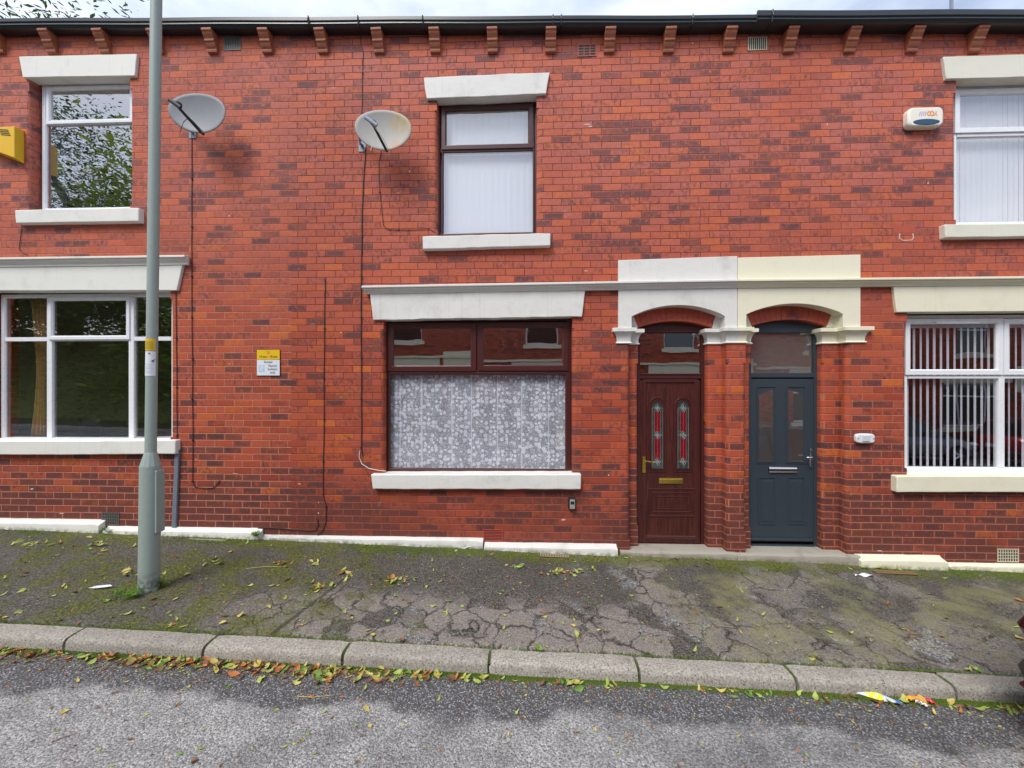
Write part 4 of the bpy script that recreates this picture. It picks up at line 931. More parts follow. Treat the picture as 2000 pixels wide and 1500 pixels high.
def dishmat(name, rust):
    b = NB(name); P = b.pos(); n = b.noise(P, 5, 4, .6); c = b.mix(n, (.19, .20, .225), (.26, .27, .29))
    if rust:
        q = WP(768, 248, -.3); d = b.n('ShaderNodeVectorMath', operation='DISTANCE'); b.set(d.inputs[0], P); q2 = WP(785, 235, -.3); d.inputs[1].default_value = q2
        m = b.math('MULTIPLY', b.ss(d.outputs['Value'], .22, .04), b.ss(b.noise(P, 14, 4, .7), .3, .55)); c = b.mix(.75, c, (.44, .42, .37)); c = b.mix(b.math('MULTIPLY', m, .75), c, (.42, .30, .10))
        d2 = b.n('ShaderNodeVectorMath', operation='DISTANCE'); b.set(d2.inputs[0], P); d2.inputs[1].default_value = WP(778, 283, -.3)
        m = b.math('MULTIPLY', b.ss(d2.outputs['Value'], .17, .02), b.ss(b.noise(P, 10, 4, .7), .3, .6)); c = b.mix(b.math('MULTIPLY', m, .8), c, (.46, .26, .13))
    b.bsdf(c, .55); return b.m
dish(391, 224, 377, 258, 'clean grey oval satellite dish on the wall just right of the lamp column', dishmat('dish_grey', False), False)
dish(751, 257, 708, 284, 'rust stained satellite dish on the wall left of the maroon upstairs window', dishmat('dish_rusty', True), True)

# ------------------------------------------------------------------ cables and pipes on the facade
def cable(pts, label, r=.0045, mat='cable', clips=True, Y=-.008, name='wall_cable'):
    P3 = [WP(a, b_, Y) for a, b_ in pts]; out_ = []
    for i in range(len(P3) - 1):
        n = max(1, int((P3[i + 1] - P3[i]).length / .12))
        for k in range(n):
            p = P3[i].lerp(P3[i + 1], k / n); out_.append(p + Vector((noise.noise(p * 3) * .006, 0, 0)))
    out_.append(P3[-1]); mb = MB().tube(out_, r, 6); 
    o = mb.build(name, M[mat], None, smooth=True); tag(o, label, 'cable')
    if clips:
        cm = MB(); acc = 0
        for i in range(1, len(out_)):
            acc += (out_[i] - out_[i - 1]).length
            if acc > .5: p = out_[i]; cm.box(p.x - .010, p.x + .010, Y - .008, 0, p.z - .006, p.z + .006); acc = 0
        if cm.v: cm.build('cable_clips', M['black'], o)
    return o
cable([(374, 258), (375, 330), (374, 500), (376, 700), (376, 940), (381, 951), (400, 954), (416, 953), (427, 943), (429, 938)], 'dark cable dropping from the grey dish to a low hole in the wall')
cable([(700, 44), (704, 80), (709, 102), (706, 220), (705, 290)], 'thin dark cable from the gutter to the rust stained dish', .004)
cable([(714, 288), (711, 330), (707, 420), (705, 600), (706, 760), (706, 875), (708, 890)], 'dark twin cable dropping from the rust stained dish beside the large maroon window', .0065)
cable([(745, 292), (740, 318), (742, 375), (746, 410), (749, 440), (757, 448), (800, 449), (838, 447), (851, 454)], 'thin cable curling from the rust stained dish to the maroon upstairs window', .0035)
cable([(635, 545), (633, 700), (632, 860), (631, 965), (637, 990), (637, 1020), (630, 1038), (620, 1046)], 'dark cable down the bare wall left of the lace curtained window', .005)
cable([(620, 1014), (622, 1026), (618, 1035), (604, 1037), (570, 1034), (520, 1031), (503, 1032), (497, 1043), (500, 1052)], 'black looped cable running low along the base of the wall to a weed', .005, clips=False)
cable([(703, 880), (702, 893), (707, 906), (720, 915), (740, 919), (753, 920)], 'short white cable curving into the foot of the lace curtained window frame', .005, 'cable_white', False)
cable([(36, 408), (38, 430), (43, 442), (39, 470), (37, 486), (44, 494), (54, 497)], 'thin white and dark wire between the two left windows', .0035, 'cable', False)
cable([(343, 566), (345, 700), (346, 870)], 'thin cable beside the lower left window above the grey conduit', .0045)
o = MB(); a, b_ = WP(346.5, 878, -.02), WP(340, 1030, -.02); o.hexa([(b_.x - .028, -.03, b_.z), (b_.x + .028, -.03, b_.z), (b_.x + .028, 0, b_.z), (b_.x - .028, 0, b_.z)], [(a.x - .026, -.03, a.z), (a.x + .026, -.03, a.z), (a.x + .026, 0, a.z), (a.x - .026, 0, a.z)])
o = o.build('conduit', M['galv'], None, bevel=.006); tag(o, 'grey-blue metal conduit leaning up the wall beside the lower left window sill', 'conduit')
for (p, r) in ():
    pass

# ------------------------------------------------------------------ parking sign
X0, X1, Z0, Z1 = RC(501, 682.5, 547, 734, -.012); sg = empty('parking_sign', ((X0 + X1) / 2, 0, Z0)); tag(sg, 'small yellow and white permit holders parking sign fixed to the brick wall', 'sign')
M['sign_yellow'] = plain('sign_yellow', (.78, .50, .01), .4, var=.03); M['sign_white'] = plain('sign_white', (.72, .76, .80), .4, var=.03); M['ink'] = plain('ink', (.05, .045, .03), .5); M['ink_grey'] = plain('ink_grey', (.16, .17, .18), .5); M['faded_blue'] = plain('faded_blue', (.45, .60, .74), .5); M['faded_red'] = plain('faded_red', (.70, .22, .08), .5)
MB().box(X0, X1, -.010, -.001, Z0, Z1).build('backing', M['black'], sg, bevel=.003)
zm = Z1 - (Z1 - Z0) * .385; MB().box(X0 + .005, X1 - .005, -.0125, -.0102, zm, Z1 - .005).build('yellow_plate', M['sign_yellow'], sg); MB().box(X0 + .005, X1 - .005, -.0125, -.0102, Z0 + .005, zm - .004).build('white_plate', M['sign_white'], sg)
xm_ = (X0 + X1) / 2; hz = Z1 - Z0
text_mesh('10 am - 10 pm', .0395, (xm_, -.0132, Z1 - hz * .275), M['ink'], sg, bold=True)
text_mesh('Except', .040, (xm_, -.0132, Z1 - hz * .475), M['ink_grey'], sg, bold=True)
for k, s_ in enumerate(('Permit', 'holders', 'only')): text_mesh(s_, .040, (X0 + (X1 - X0) * .685, -.0132, Z1 - hz * (.625 + .125 * k)), M['ink_grey'], sg, bold=True)
MB().box(X0 + .028, X0 + .105, -.0130, -.0126, Z0 + .045, Z0 + .135).build('parking_square', M['faded_blue'], sg); text_mesh('P', .085, (X0 + .068, -.0135, Z0 + .088), M['sign_white'], sg, bold=True)
mb = MB(); N = 18; q = (xm_, -.0134, Z1 - hz * .115)
mb.tube([(q[0] + .014 * math.cos(2 * PI * k / N), q[1], q[2] + .014 * math.sin(2 * PI * k / N)) for k in range(N)], .003, 4, True); mb.tube([(q[0] - .010, q[1], q[2] + .010), (q[0] + .010, q[1], q[2] - .010)], .0028, 4); mb.build('no_waiting_symbol', M['faded_red'], sg)

# alarm boxes
M['alarm_white'] = plain('alarm_white', (.80, .77, .66), .4, var=.05); M['alarm_blue'] = plain('alarm_blue', (.01, .06, .12), .15); M['alarm_yellow'] = plain('alarm_yellow', (.78, .46, .01), .4, var=.06)
X0, X1, Z0, Z1 = RC(1774, 209, 1843, 247, -.08); al = empty('alarm_box', ((X0 + X1) / 2, 0, Z0)); tag(al, 'white rounded burglar alarm box with blue base light and faded mark, at upper right', 'alarm box')
def rrect(x0, x1, z0, z1, r, n=5):
    out_ = []
    for cx_, cz_, a0 in ((x1 - r, z1 - r, 0), (x0 + r, z1 - r, 90), (x0 + r, z0 + r, 180), (x1 - r, z0 + r, 270)):
        for k in range(n + 1): t = R(a0 + 90 * k / n); out_.append((cx_ + r * math.cos(t), cz_ + r * math.sin(t)))
    return out_
MB().prism(rrect(X0, X1, Z0, Z1, .06), -.085, 0).build('casing', M['alarm_white'], al, bevel=.02, smooth=True)
MB().prism([( (X0 + X1) / 2 + (X1 - X0) * .38 * math.cos(t), Z0 + .05 + .034 * math.sin(t)) for t in [2 * PI * k / 20 for k in range(20)]], -.09, -.05).build('strobe_lens', M['alarm_blue'], al, bevel=.004, smooth=True)
M['logo_lilac'] = plain('logo_lilac', (.45, .38, .55), .5); M['logo_orange'] = plain('logo_orange', (.75, .30, .10), .5)
mb = MB(); zc_ = Z0 + (Z1 - Z0) * .64; xc = (X0 + X1) / 2; hh = .026; xq = xc - .085
for k in range(4): x = xq + k * .021; mb.add([(x, -.0856, zc_ - hh), (x + .012, -.0856, zc_ - hh), (x + .026, -.0856, zc_ + hh), (x + .014, -.0856, zc_ + hh)], [(0, 1, 2, 3)])
mb.build('logo_bars', M['logo_lilac'], al)
mb = MB(); 
for cx_, rr in ((xc + .03, .022), (xc + .062, .024)): mb.tube([(cx_ + rr * .8 * math.cos(t), -.0856, zc_ + rr * math.sin(t)) for t in [2 * PI * k / 14 for k in range(14)]], .0075, 4, True, flat=.1)
mb.tube([(xc + .082, -.0856, zc_ - hh), (xc + .105, -.0856, zc_), (xc + .108, -.0856, zc_ + hh)], .006, 4, flat=.1); mb.tube([(xc + .118, -.0856, zc_ - hh), (xc + .1, -.0856, zc_ + .004)], .005, 4, flat=.1)
mb.build('logo_rings', M['logo_orange'], al)
X0, X1, Z0, Z1 = RC(-34, 247, 30, 313, -.09); ay = empty('alarm_box', ((X0 + X1) / 2, 0, Z0)); tag(ay, 'yellow wedge-shaped alarm box cut off by the left edge of the photo', 'alarm box')
vs = [(X0, 0), (X0, -.10), (X0, -.04), (X1, 0)]
mb = MB(); zk = Z0 + (Z1 - Z0) * .38
mb.add([(X0, 0, Z1), (X1, 0, Z1), (X1, -.10, Z1 - .01), (X0, -.10, Z1 - .01), (X0, 0, zk), (X1, 0, Z0), (X1, -.03, Z0), (X1, -.10, Z0 + .02), (X0, -.10, zk + .02)], [(0, 1, 2, 3), (3, 2, 7, 8), (1, 5, 6, 7, 2), (0, 3, 8, 4), (4, 8, 7, 6, 5), (0, 4, 5, 1)])
mb.build('casing', M['alarm_yellow'], ay, bevel=.008)
mb = MB()
for k in range(4): x = X1 - .20 + .010 * k; z = Z1 - .05 - .022 * k; mb.hexa([(x, -.104, z), (x + .12, -.104, z - .01), (x + .12, -.09, z - .01), (x, -.09, z)], [(x, -.104, z + .008), (x + .12, -.104, z - .002), (x + .12, -.09, z - .002), (x, -.09, z + .008)])
mb.build('louvre', M['black'], ay)

X = RC(1745, 441, 1788, 455, 0); MB().box(X[0], X[1], -.0015, .01, X[2], X[3]).build('replacement_brick', M['arch'], HR)
pm = plain('patch_mortar', (.58, .44, .38), .9, var=.2, scale=40, bumpd=.002); pp = [WP(1757, 456, -.001), WP(1757, 466, -.001), WP(1764, 470, -.001), WP(1781, 469, -.001), WP(1784, 464, -.001), WP(1783, 456, -.001)]
MB().tube(pp, [.008, .006, .007, .006, .006, .008], 6, flat=.5).build('mortar_patch', pm, HR)
for (a_, b_, w_, h_) in ((1146, 243, .06, .014), (1153, 247, .045, .010), (1375, 0, 0, 0), (1145, 529, .03, .008), (1718, 1076, .05, .010), (1100, 1015, .035, .018), (585, 945, .03, .01), (460, 925, .05, .006), (62, 955, .03, .012), (120, 1003, .05, .008)):
    if w_:
        q = WP(a_, b_, -.001); rr_ = random.Random(a_); pts_ = [(q.x + w_ * math.cos(2 * PI * k / 9) * rr_.uniform(.4, 1), q.z + h_ * math.sin(2 * PI * k / 9) * rr_.uniform(.4, 1)) for k in range(9)]; MB().prism(pts_, -.0018, .003).build('paint_mark', pm, HL if q.x < XB0 else HM if q.x < XB1 else HR)

# key safe and bulkhead light
X0, X1, Z0, Z1 = RC(1110, 972, 1124, 995, -.03); ks = empty('key_safe', ((X0 + X1) / 2, 0, Z0)); tag(ks, 'small grey and black key safe on the wall left of the maroon door', 'key safe')
MB().prism(rrect(X0, X1, Z0, Z1, .015), -.04, 0).build('body', M['black'], ks, bevel=.006)
ks_m = plain('keysafe_grey', (.38, .40, .38), .35, .3, .05); MB().prism(rrect(X0 + .016, X1 - .008, Z0 + .01, Z1 - .018, .01), -.05, -.0402).build('cover', ks_m, ks, bevel=.004)
mb = MB(); mb.prism(rrect(X0 + .026, X1 - .018, Z1 - .075, Z1 - .04, .005), -.053, -.0502); mb.lathe([(.004, 0), (.004, .004)], ((X0 + X1) / 2 + .003, -.053, Z0 + .03), 8, 'y'); mb.build('dial_window', M['black'], ks)
X0, X1, Z0, Z1 = RC(1672, 847, 1709, 866, -.04); bl = empty('wall_light', ((X0 + X1) / 2, 0, Z0)); tag(bl, 'small white bulkhead light on the wall right of the blue-grey door', 'wall light')
lm = plain('lamp_plastic', (.74, .74, .76), .35, var=.04); mb = MB(); zc_ = (Z0 + Z1) / 2
mb.prism([(X0, zc_ - .035), (X0 + .02, Z0 + .006), (X0 + .06, Z0), (X1 - .06, Z0), (X1 - .02, Z0 + .006), (X1, zc_ - .035), (X1, zc_ + .035), (X1 - .02, Z1 - .006), (X1 - .06, Z1), (X0 + .06, Z1), (X0 + .02, Z1 - .006), (X0, zc_ + .035)], -.045, 0); mb.build('housing', lm, bl, bevel=.012, smooth=True)
MB().prism(rrect(X0 + .065, X1 - .065, Z0 + .022, Z1 - .018, .008), -.055, -.044).build('diffuser', plain('diffuser', (.60, .60, .63), .2, var=.06, scale=60), bl, bevel=.006)
for s_ in (X0 + .012, X1 - .026): MB().box(s_, s_ + .014, -.049, -.044, zc_ - .006, zc_ + .006).build('clip', M['galv'], bl)

# ------------------------------------------------------------------ ground materials
def asphalt_pave():
    b = NB('pavement_asphalt'); P = b.pos(); x, y, z = b.sep(P); G = b.comb(x, y, 0.0)
    Gd = b.n('ShaderNodeVectorMath', operation='ADD'); nd = b.n('ShaderNodeTexNoise'); b.set(nd.inputs['Vector'], G); nd.inputs['Scale'].default_value = 4.0; nd.inputs['Detail'].default_value = 4
    sc = b.n('ShaderNodeVectorMath', operation='SCALE'); b.set(sc.inputs[0], nd.outputs['Color']); sc.inputs['Scale'].default_value = .34; b.set(Gd.inputs[0], G); b.set(Gd.inputs[1], sc.outputs[0]); GD_ = Gd.outputs[0]
    grain = b.vor(G, 105); gr = b.sep(grain.outputs['Color'])[0]; fine = b.noise(G, 240, 3, .7)
    n1 = b.noise(G, 1.3, 5, .6); n2 = b.noise(G, 3.7, 5, .65); n3 = b.noise(G, 11, 4, .6)
    base = b.mix(b.math('POWER', gr, 1.8), (.038, .034, .029), (.18, .165, .145)); base = b.mix(b.ss(n1, .4, .65, 0, .4), base, (.040, .035, .028))
    # worn grey-tan blisters between cracks, towards the kerb
    cells = b.vor(GD_, 3.6, 'F1', 1.0); ce = b.vor(GD_, 3.6, 'DISTANCE_TO_EDGE', 1.0); cr = b.sep(cells.outputs['Color'])
    zone = b.math('MULTIPLY', b.ss(b.math('ADD', y, b.math('MULTIPLY', n2, .5)), -.70, -1.02), b.math('MULTIPLY', b.ss(x, -3.4, -1.5), 1.0))
    zone2 = b.math('MULTIPLY', b.ss(x, .2, 1.3), b.ss(b.noise(G, 1.1, 3), .50, .58))
    zall = b.math('MAXIMUM', zone, zone2)
    pick = b.math('MULTIPLY', b.ss(b.math('ADD', cr[0], b.math('MULTIPLY', b.ss(y, -1.15, -1.35), .12)), .24, .30), b.ss(n2, .28, .38)); worn = b.math('MULTIPLY', b.math('MULTIPLY', zall, pick), b.ss(b.math('ADD', ce.outputs['Distance'], b.math('MULTIPLY', b.math('SUBTRACT', n3, .5), .16)), .008, .08))
    tan = b.mix(gr, (.14, .122, .108), (.30, .265, .235))
    c = b.mix(b.math('MULTIPLY', worn, b.math('SUBTRACT', .92, b.math('MULTIPLY', b.ss(x, .9, 2.0), .35))), base, tan)
    # exposed stony hollows
    st = b.vor(G, 95); stc = b.ramp(b.sep(st.outputs['Color'])[0], [(0, (.04, .04, .042)), (.6, (.20, .20, .205)), (1, (.48, .46, .46))])
    stm = b.math('MULTIPLY', b.math('MULTIPLY', b.math('SUBTRACT', 1.0, worn), zall), b.ss(b.noise(G, 2.6, 3), .50, .60))
    c = b.mix(b.math('MULTIPLY', stm, .85), c, stc)
    # lime green algae to the right
    al = b.math('MULTIPLY', b.math('MULTIPLY', b.ss(x, .9, 1.9), b.ss(y, -.25, -.6)), b.ss(b.math('ADD', b.math('MULTIPLY', n1, .6), b.math('MULTIPLY', n2, .4)), .46, .60))
    c = b.mix(b.math('MULTIPLY', al, b.math('ADD', .26, b.math('MULTIPLY', b.ss(fine, .3, .7), .5))), c, (.27, .265, .11))
    # moss
    mz = b.math('MAXIMUM', b.math('MULTIPLY', b.ss(y, -.55, -.12), .17), b.math('MULTIPLY', b.ss(x, -.2, -2.2), .12))
    mm = b.ss(b.math('ADD', b.math('ADD', b.math('MULTIPLY', n2, .6), b.math('MULTIPLY', n1, .4)), mz), .555, .70)
    mm = b.math('MULTIPLY', mm, b.ss(b.math('ADD', b.noise(G, 38, 5, .75), b.math('MULTIPLY', mz, .5)), .47, .60))
    c = b.mix(b.math('MULTIPLY', mm, .85), c, b.mix(b.ss(fine, .3, .7), (.05, .065, .003), (.24, .27, .010)))
    # cracks
    cl = b.math('MULTIPLY', b.ss(b.math('ADD', ce.outputs['Distance'], b.math('MULTIPLY', b.math('SUBTRACT', n3, .5), .012)), .014, .004), b.ss(b.noise(G, 2.4, 3), .44, .56))
    cl = b.math('MULTIPLY', cl, b.math('MULTIPLY', zall, b.math('SUBTRACT', 1.0, b.math('MULTIPLY', b.ss(x, .9, 2.0), .45)))); c = b.mix(b.math('MULTIPLY', cl, .75), c, b.mix(n2, (.016, .014, .012), (.03, .04, .008)))
    # straight trench joint
    tj = b.math('ABSOLUTE', b.math('SUBTRACT', b.math('ADD', x, b.math('MULTIPLY', b.noise(G, 5, 3), .07)), b.math('ADD', -1.62, b.math('MULTIPLY', y, .22))))
    c = b.mix(b.math('MULTIPLY', b.ss(tj, .035, .008), b.ss(y, -.3, -.9, 0, .7)), c, (.026, .03, .012))
    # pale grit specks
    sp = b.vor(G, 62); spm = b.math('MULTIPLY', b.ss(sp.outputs['Distance'], .20, .12), b.ss(b.sep(sp.outputs['Color'])[1], .93, .95)); c = b.mix(b.math('MULTIPLY', spm, .8), c, (.36, .33, .26))
    h = b.math('ADD', b.math('MULTIPLY', grain.outputs['Distance'], .5), b.math('MULTIPLY', fine, .6)); h = b.math('SUBTRACT', h, b.math('MULTIPLY', cl, 2.5)); h = b.math('ADD', h, b.math('MULTIPLY', worn, .8)); h = b.math('ADD', h, b.math('MULTIPLY', mm, 1.5))
    b.bsdf(c, b.math('ADD', .68, b.math('MULTIPLY', fine, .2)), b.bump(h, .005, .9), spec=.35); return b.m
def asphalt_road():
    b = NB('road_asphalt'); P = b.pos(); x, y, z = b.sep(P); G = b.comb(x, y, 0.0)
    v = b.vor(G, 88); vc = b.sep(v.outputs['Color']); fine = b.noise(G, 260, 3, .7); n1 = b.noise(G, 1.5, 5, .6); n2 = b.noise(G, 9, 4, .6)
    # stones standing in grey binder
    stn = b.ramp(vc[0], [(0, (.07, .071, .075)), (.35, (.15, .153, .162)), (.7, (.22, .225, .24)), (.92, (.32, .32, .33)), (1, (.46, .455, .45))])
    c = b.mix(b.ss(v.outputs['Distance'], .34, .62), stn, (.080, .077, .074))
    edge = b.math('ADD', y, b.math('MULTIPLY', b.math('SUBTRACT', n1, .5), .55)); edge = b.math('ADD', edge, b.math('MULTIPLY', b.math('SUBTRACT', n2, .5), .12))
    worn = b.math('MULTIPLY', b.ss(edge, -2.17, -2.27), b.ss(b.math('SUBTRACT', b.noise(G, .7, 3), b.math('MULTIPLY', b.ss(x, .9, 1.8), .06)), .30, .45))
    laid = b.mix(vc[1], (.26, .258, .25), (.56, .55, .53)); laid = b.mix(b.ss(b.noise(G, 70, 3, .7), .50, .60), laid, (.15, .153, .16))
    pat = b.ss(b.math('ADD', b.noise(G, 5.5, 5, .7), b.math('MULTIPLY', b.noise(G, 30, 3), .3)), .52, .74)
    c = b.mix(b.math('MULTIPLY', worn, b.math('ADD', .58, b.math('MULTIPLY', pat, .34))), c, laid)
    c = b.mix(b.math('MULTIPLY', b.ss(b.noise(G, 2.2, 3), .52, .7), .45), c, b.mix(.5, c, (.025, .024, .022)))
    mo = b.math('MULTIPLY', b.ss(y, -1.955, -1.90), b.ss(n2, .30, .5)); c = b.mix(b.math('MULTIPLY', mo, .9), c, b.mix(fine, (.03, .055, .006), (.08, .13, .012)))
    h = b.math('SUBTRACT', 1.0, b.math('POWER', v.outputs['Distance'], 1.5)); h = b.math('ADD', h, b.math('MULTIPLY', fine, .35)); h = b.math('ADD', h, b.math('MULTIPLY', vc[1], .35))
    b.bsdf(c, .72, b.bump(h, .006, 1.0), spec=.35); return b.m
def kerb_mat():
    b = NB('kerb_concrete'); P = b.pos(); x, y, z = b.sep(P); fine = b.noise(P, 170, 3, .7); v = b.vor(P, 78); n = b.noise(P, 6, 4, .6); n2 = b.noise(P, 28, 4, .65)
    c = b.mix(b.ss(b.noise(P, 75, 4, .7), .3, .7), (.20, .185, .155), (.50, .465, .41)); c = b.mix(b.ss(n, .45, .75, 0, .45), c, (.20, .18, .15)); c = b.mix(b.ss(n2, .55, .7, 0, .4), c, (.19, .175, .15))
    pit = b.math('MULTIPLY', b.ss(v.outputs['Distance'], .34, .2), b.ss(b.sep(v.outputs['Color'])[0], .80, .84)); c = b.mix(pit, c, (.035, .03, .025))
    at = b.n('ShaderNodeObjectInfo'); c = b.mix(b.math('MULTIPLY', at.outputs['Random'], .3), c, (.16, .15, .13))
    h = b.math('ADD', b.math('MULTIPLY', fine, .5), b.math('MULTIPLY', n2, .6)); h = b.math('SUBTRACT', h, b.math('MULTIPLY', pit, 1.5)); b.bsdf(c, .85, b.bump(h, .004, .9), spec=.25); return b.m
M['pave'] = asphalt_pave(); M['road'] = asphalt_road(); M['kerb'] = kerb_mat()
def veg(name, c0, c1, tr=.25, rough=.5, scale=40):
    b = NB(name); P = b.pos(); inf = b.n('ShaderNodeObjectInfo').outputs['Random']; n = b.noise(P, scale, 3, .6)
    c = b.mix(b.math('MULTIPLY', b.math('ADD', n, inf), .5), c0, c1); p = b.n('ShaderNodeBsdfPrincipled'); b.set(p.inputs['Base Color'], c); p.inputs['Roughness'].default_value = rough
    t = b.n('ShaderNodeBsdfTranslucent'); b.set(t.inputs[0], c); ms = b.n('ShaderNodeMixShader'); ms.inputs[0].default_value = tr
    b.t.links.new(p.outputs[0], ms.inputs[1]); b.t.links.new(t.outputs[0], ms.inputs[2]); b.t.links.new(ms.outputs[0], b.out.inputs[0]); return b.m
M['moss'] = veg('moss', (.035, .065, .005), (.13, .20, .012), .1, .9, 25)
M['weed'] = veg('weed', (.06, .17, .01), (.20, .36, .03)); M['leaf_green'] = veg('tree_leaf', (.022, .06, .008), (.10, .16, .02), .3, .45, 3); M['leaf_dark'] = veg('tree_leaf_dark', (.012, .03, .006), (.05, .085, .014), .25, .5, 3)
M['leaf_bright'] = veg('tree_leaf_bright', (.12, .20, .025), (.32, .40, .07), .5, .5, 3)
M['bark'] = plain('bark', (.10, .085, .065), .9, var=.3, scale=10, bumpd=.02)

# ------------------------------------------------------------------ ground
def sheet(name, x0, x1, y0, y1, fz, mat, nx, ny, amp=0.0, freq=1.0):
    mb = MB()
    def fn(u, v):
        x, y = x0 + (x1 - x0) * u, y0 + (y1 - y0) * v; return (x, y, fz(x, y) + amp * noise.noise(Vector((x * freq, y * freq, 1))))
    mb.grid(fn, nx, ny); o = mb.build(name, mat, None, smooth='all', recalc=False); tag(o, kind='structure'); return o
sheet('pavement', -16, 14, KF + .06, .05, lambda x, y: zpave(x, y) + (-.06 if y < KB - .02 else 0) + .008 * noise.noise(Vector((x * 1.6, y * 1.6, 1))) * min(1, max(0, (y - KB) / .3)), M['pave'], 220, 28)
sheet('road', -60, 60, -8.72, KF + .02, zroad, M['road'], 240, 60, .006, 1.3)
OKF = -8.7; 
sheet('far_pavement', -60, 60, -10.62, OKF - .15, lambda x, y: zroad(x, OKF) + .1, M['pave'], 60, 3)
mb = MB()
gd = plain('ground_earth', (.10, .10, .07), .95, var=.3, scale=1)
for a, b_, c, d, dz in ((-400, 400, .4, 500, -.4), (-400, 400, -500, -10.6, -.2), (-400, -16.0, -1.7, .4, -.3), (14.0, 400, -1.7, .4, -.3), (-400, -60, -10.6, -1.7, -.4), (60, 400, -10.6, -1.7, -.4)):
    za, zb_ = zwall(max(a, -60)), zwall(min(b_, 60)); mb.add([(a, c, za + dz), (b_, c, zb_ + dz), (b_, d, zb_ + dz), (a, d, za + dz)], [(0, 1, 2, 3)])
o = mb.build('ground', gd, None, recalc=False); tag(o, kind='structure')
# kerb stones at the photographed joints
jp = [165, 425, 685, 958, 1238, 1530, 1825]; jx = [GP(p, 1262 + (p - 1000) * .052 + 8).x for p in jp]
st_ = (jx[-1] - jx[0]) / 6; js = [jx[0] - st_ * k for k in range(9, 0, -1)] + jx + [jx[-1] + st_ * k for k in range(1, 9)]
def kerb_stone(x0, x1, flip=False, yb=KB, yf=KF):
    n = 14; prof = [(yb, -.3), (yb, 0), (yb - .06, .003), (yb - .116, .001), (yb - .131, -.004), (yb - .142, -.016), (yf + .001, -.034), (yf - .006, -.3)]
    sd = random.uniform(0, 99); tl = random.uniform(-.004, .004); dy = random.uniform(-.004, .004); vs = []
    for i in range(n + 1):
        x = x0 + .004 + (x1 - x0 - .008) * i / n
        for j, (y, dz) in enumerate(prof):
            q = noise.noise_vector(Vector((x * 8 + sd, y * 9, dz * 9))) * (.006 if j not in (0, 7) else 0)
            e = .007 if i in (0, n) and 1 <= j <= 6 else 0
            vs.append((x + (e if i == 0 else -e), y + q.y + dy + (e if y < yb - .05 else 0), zpave(x, yb) + dz + q.z + tl * (i / n - .5) * 2 - e + .003))
    k = len(prof); fs = [(i * k + j, (i + 1) * k + j, (i + 1) * k + (j + 1) % k, i * k + (j + 1) % k) for i in range(n) for j in range(k)] + [tuple(range(k)), tuple(n * k + j for j in range(k - 1, -1, -1))]
    o = MB().add(vs, fs).build('kerb', M['kerb'], None, smooth=True); tag(o, kind='structure'); return o
for a, b_ in zip(js[:-1], js[1:]): kerb_stone(a, b_)
mb = MB(); mb.hexa([(-60, OKF - .15, zroad(-60, OKF) - .2), (60, OKF - .15, zroad(60, OKF) - .2), (60, OKF, zroad(60, OKF) - .2), (-60, OKF, zroad(-60, OKF) - .2)], [(-60, OKF - .15, zroad(-60, OKF) + .104), (60, OKF - .15, zroad(60, OKF) + .104), (60, OKF, zroad(60, OKF) + .104), (-60, OKF, zroad(-60, OKF) + .104)])
o = mb.build('far_kerb', M['kerb'], None, bevel=.02); tag(o, kind='structure')

# moss growing along kerb, joints and plinths: too many tufts to count
rnd = random.Random(11); mb = MB()
def tuft(p, r, h):
    n = 4; a0 = rnd.uniform(0, 6)
    vs = [p + Vector((r * math.cos(a0 + 2 * PI * k / n), r * math.sin(a0 + 2 * PI * k / n), 0)) for k in range(n)] + [p + Vector((rnd.uniform(-.3, .3) * r, rnd.uniform(-.3, .3) * r, h))]
    mb.add(vs, [(k, (k + 1) % n, n) for k in range(n)])
for _ in range(15000):
    x = rnd.uniform(-7, 6.5); dens = noise.noise(Vector((x * 1.3, 3, 0))) * .5 + .62; y = KF - .006 - abs(rnd.gauss(0, .020)) * (dens + .35)
    if rnd.random() > dens + .25: continue
    tuft(Vector((x, y, zroad(x, y) - .001)), rnd.uniform(.004, .010), rnd.uniform(.004, .018))
for _ in range(4500):
    x = rnd.uniform(-7, 6.5); y = KB + .004 + abs(rnd.gauss(0, .014))
    if rnd.random() > noise.noise(Vector((x * 1.9, 9, 0))) + .62: continue
    tuft(Vector((x, y, zpave(x, y) + .002)), rnd.uniform(.003, .008), rnd.uniform(.003, .010))
for j in js:
    for _ in range(50):
        t = rnd.random(); y = KB - .02 - .12 * t; tuft(Vector((j + rnd.gauss(0, .004), y, zpave(j, KB) - .002 - (.07 * max(0, t - .7) / .3))), .005, .006)
for _ in range(9000):
    x = rnd.uniform(-7, 6.5); y = -.07 - abs(rnd.gauss(0, .10))
    if noise.noise(Vector((x * .9 + 4, y * 2, 0))) + rnd.uniform(-.2, .2) < (.0 if x < -.4 or x > 4.3 else .34): continue
    tuft(Vector((x, y, zpave(x, y) + .003)), rnd.uniform(.004, .011), rnd.uniform(.003, .009))
o = mb.build('moss', M['moss'], None, recalc=False); tag(o, 'bright green moss lining the kerb foot, kerb joints and wall base', 'moss', kind='stuff')

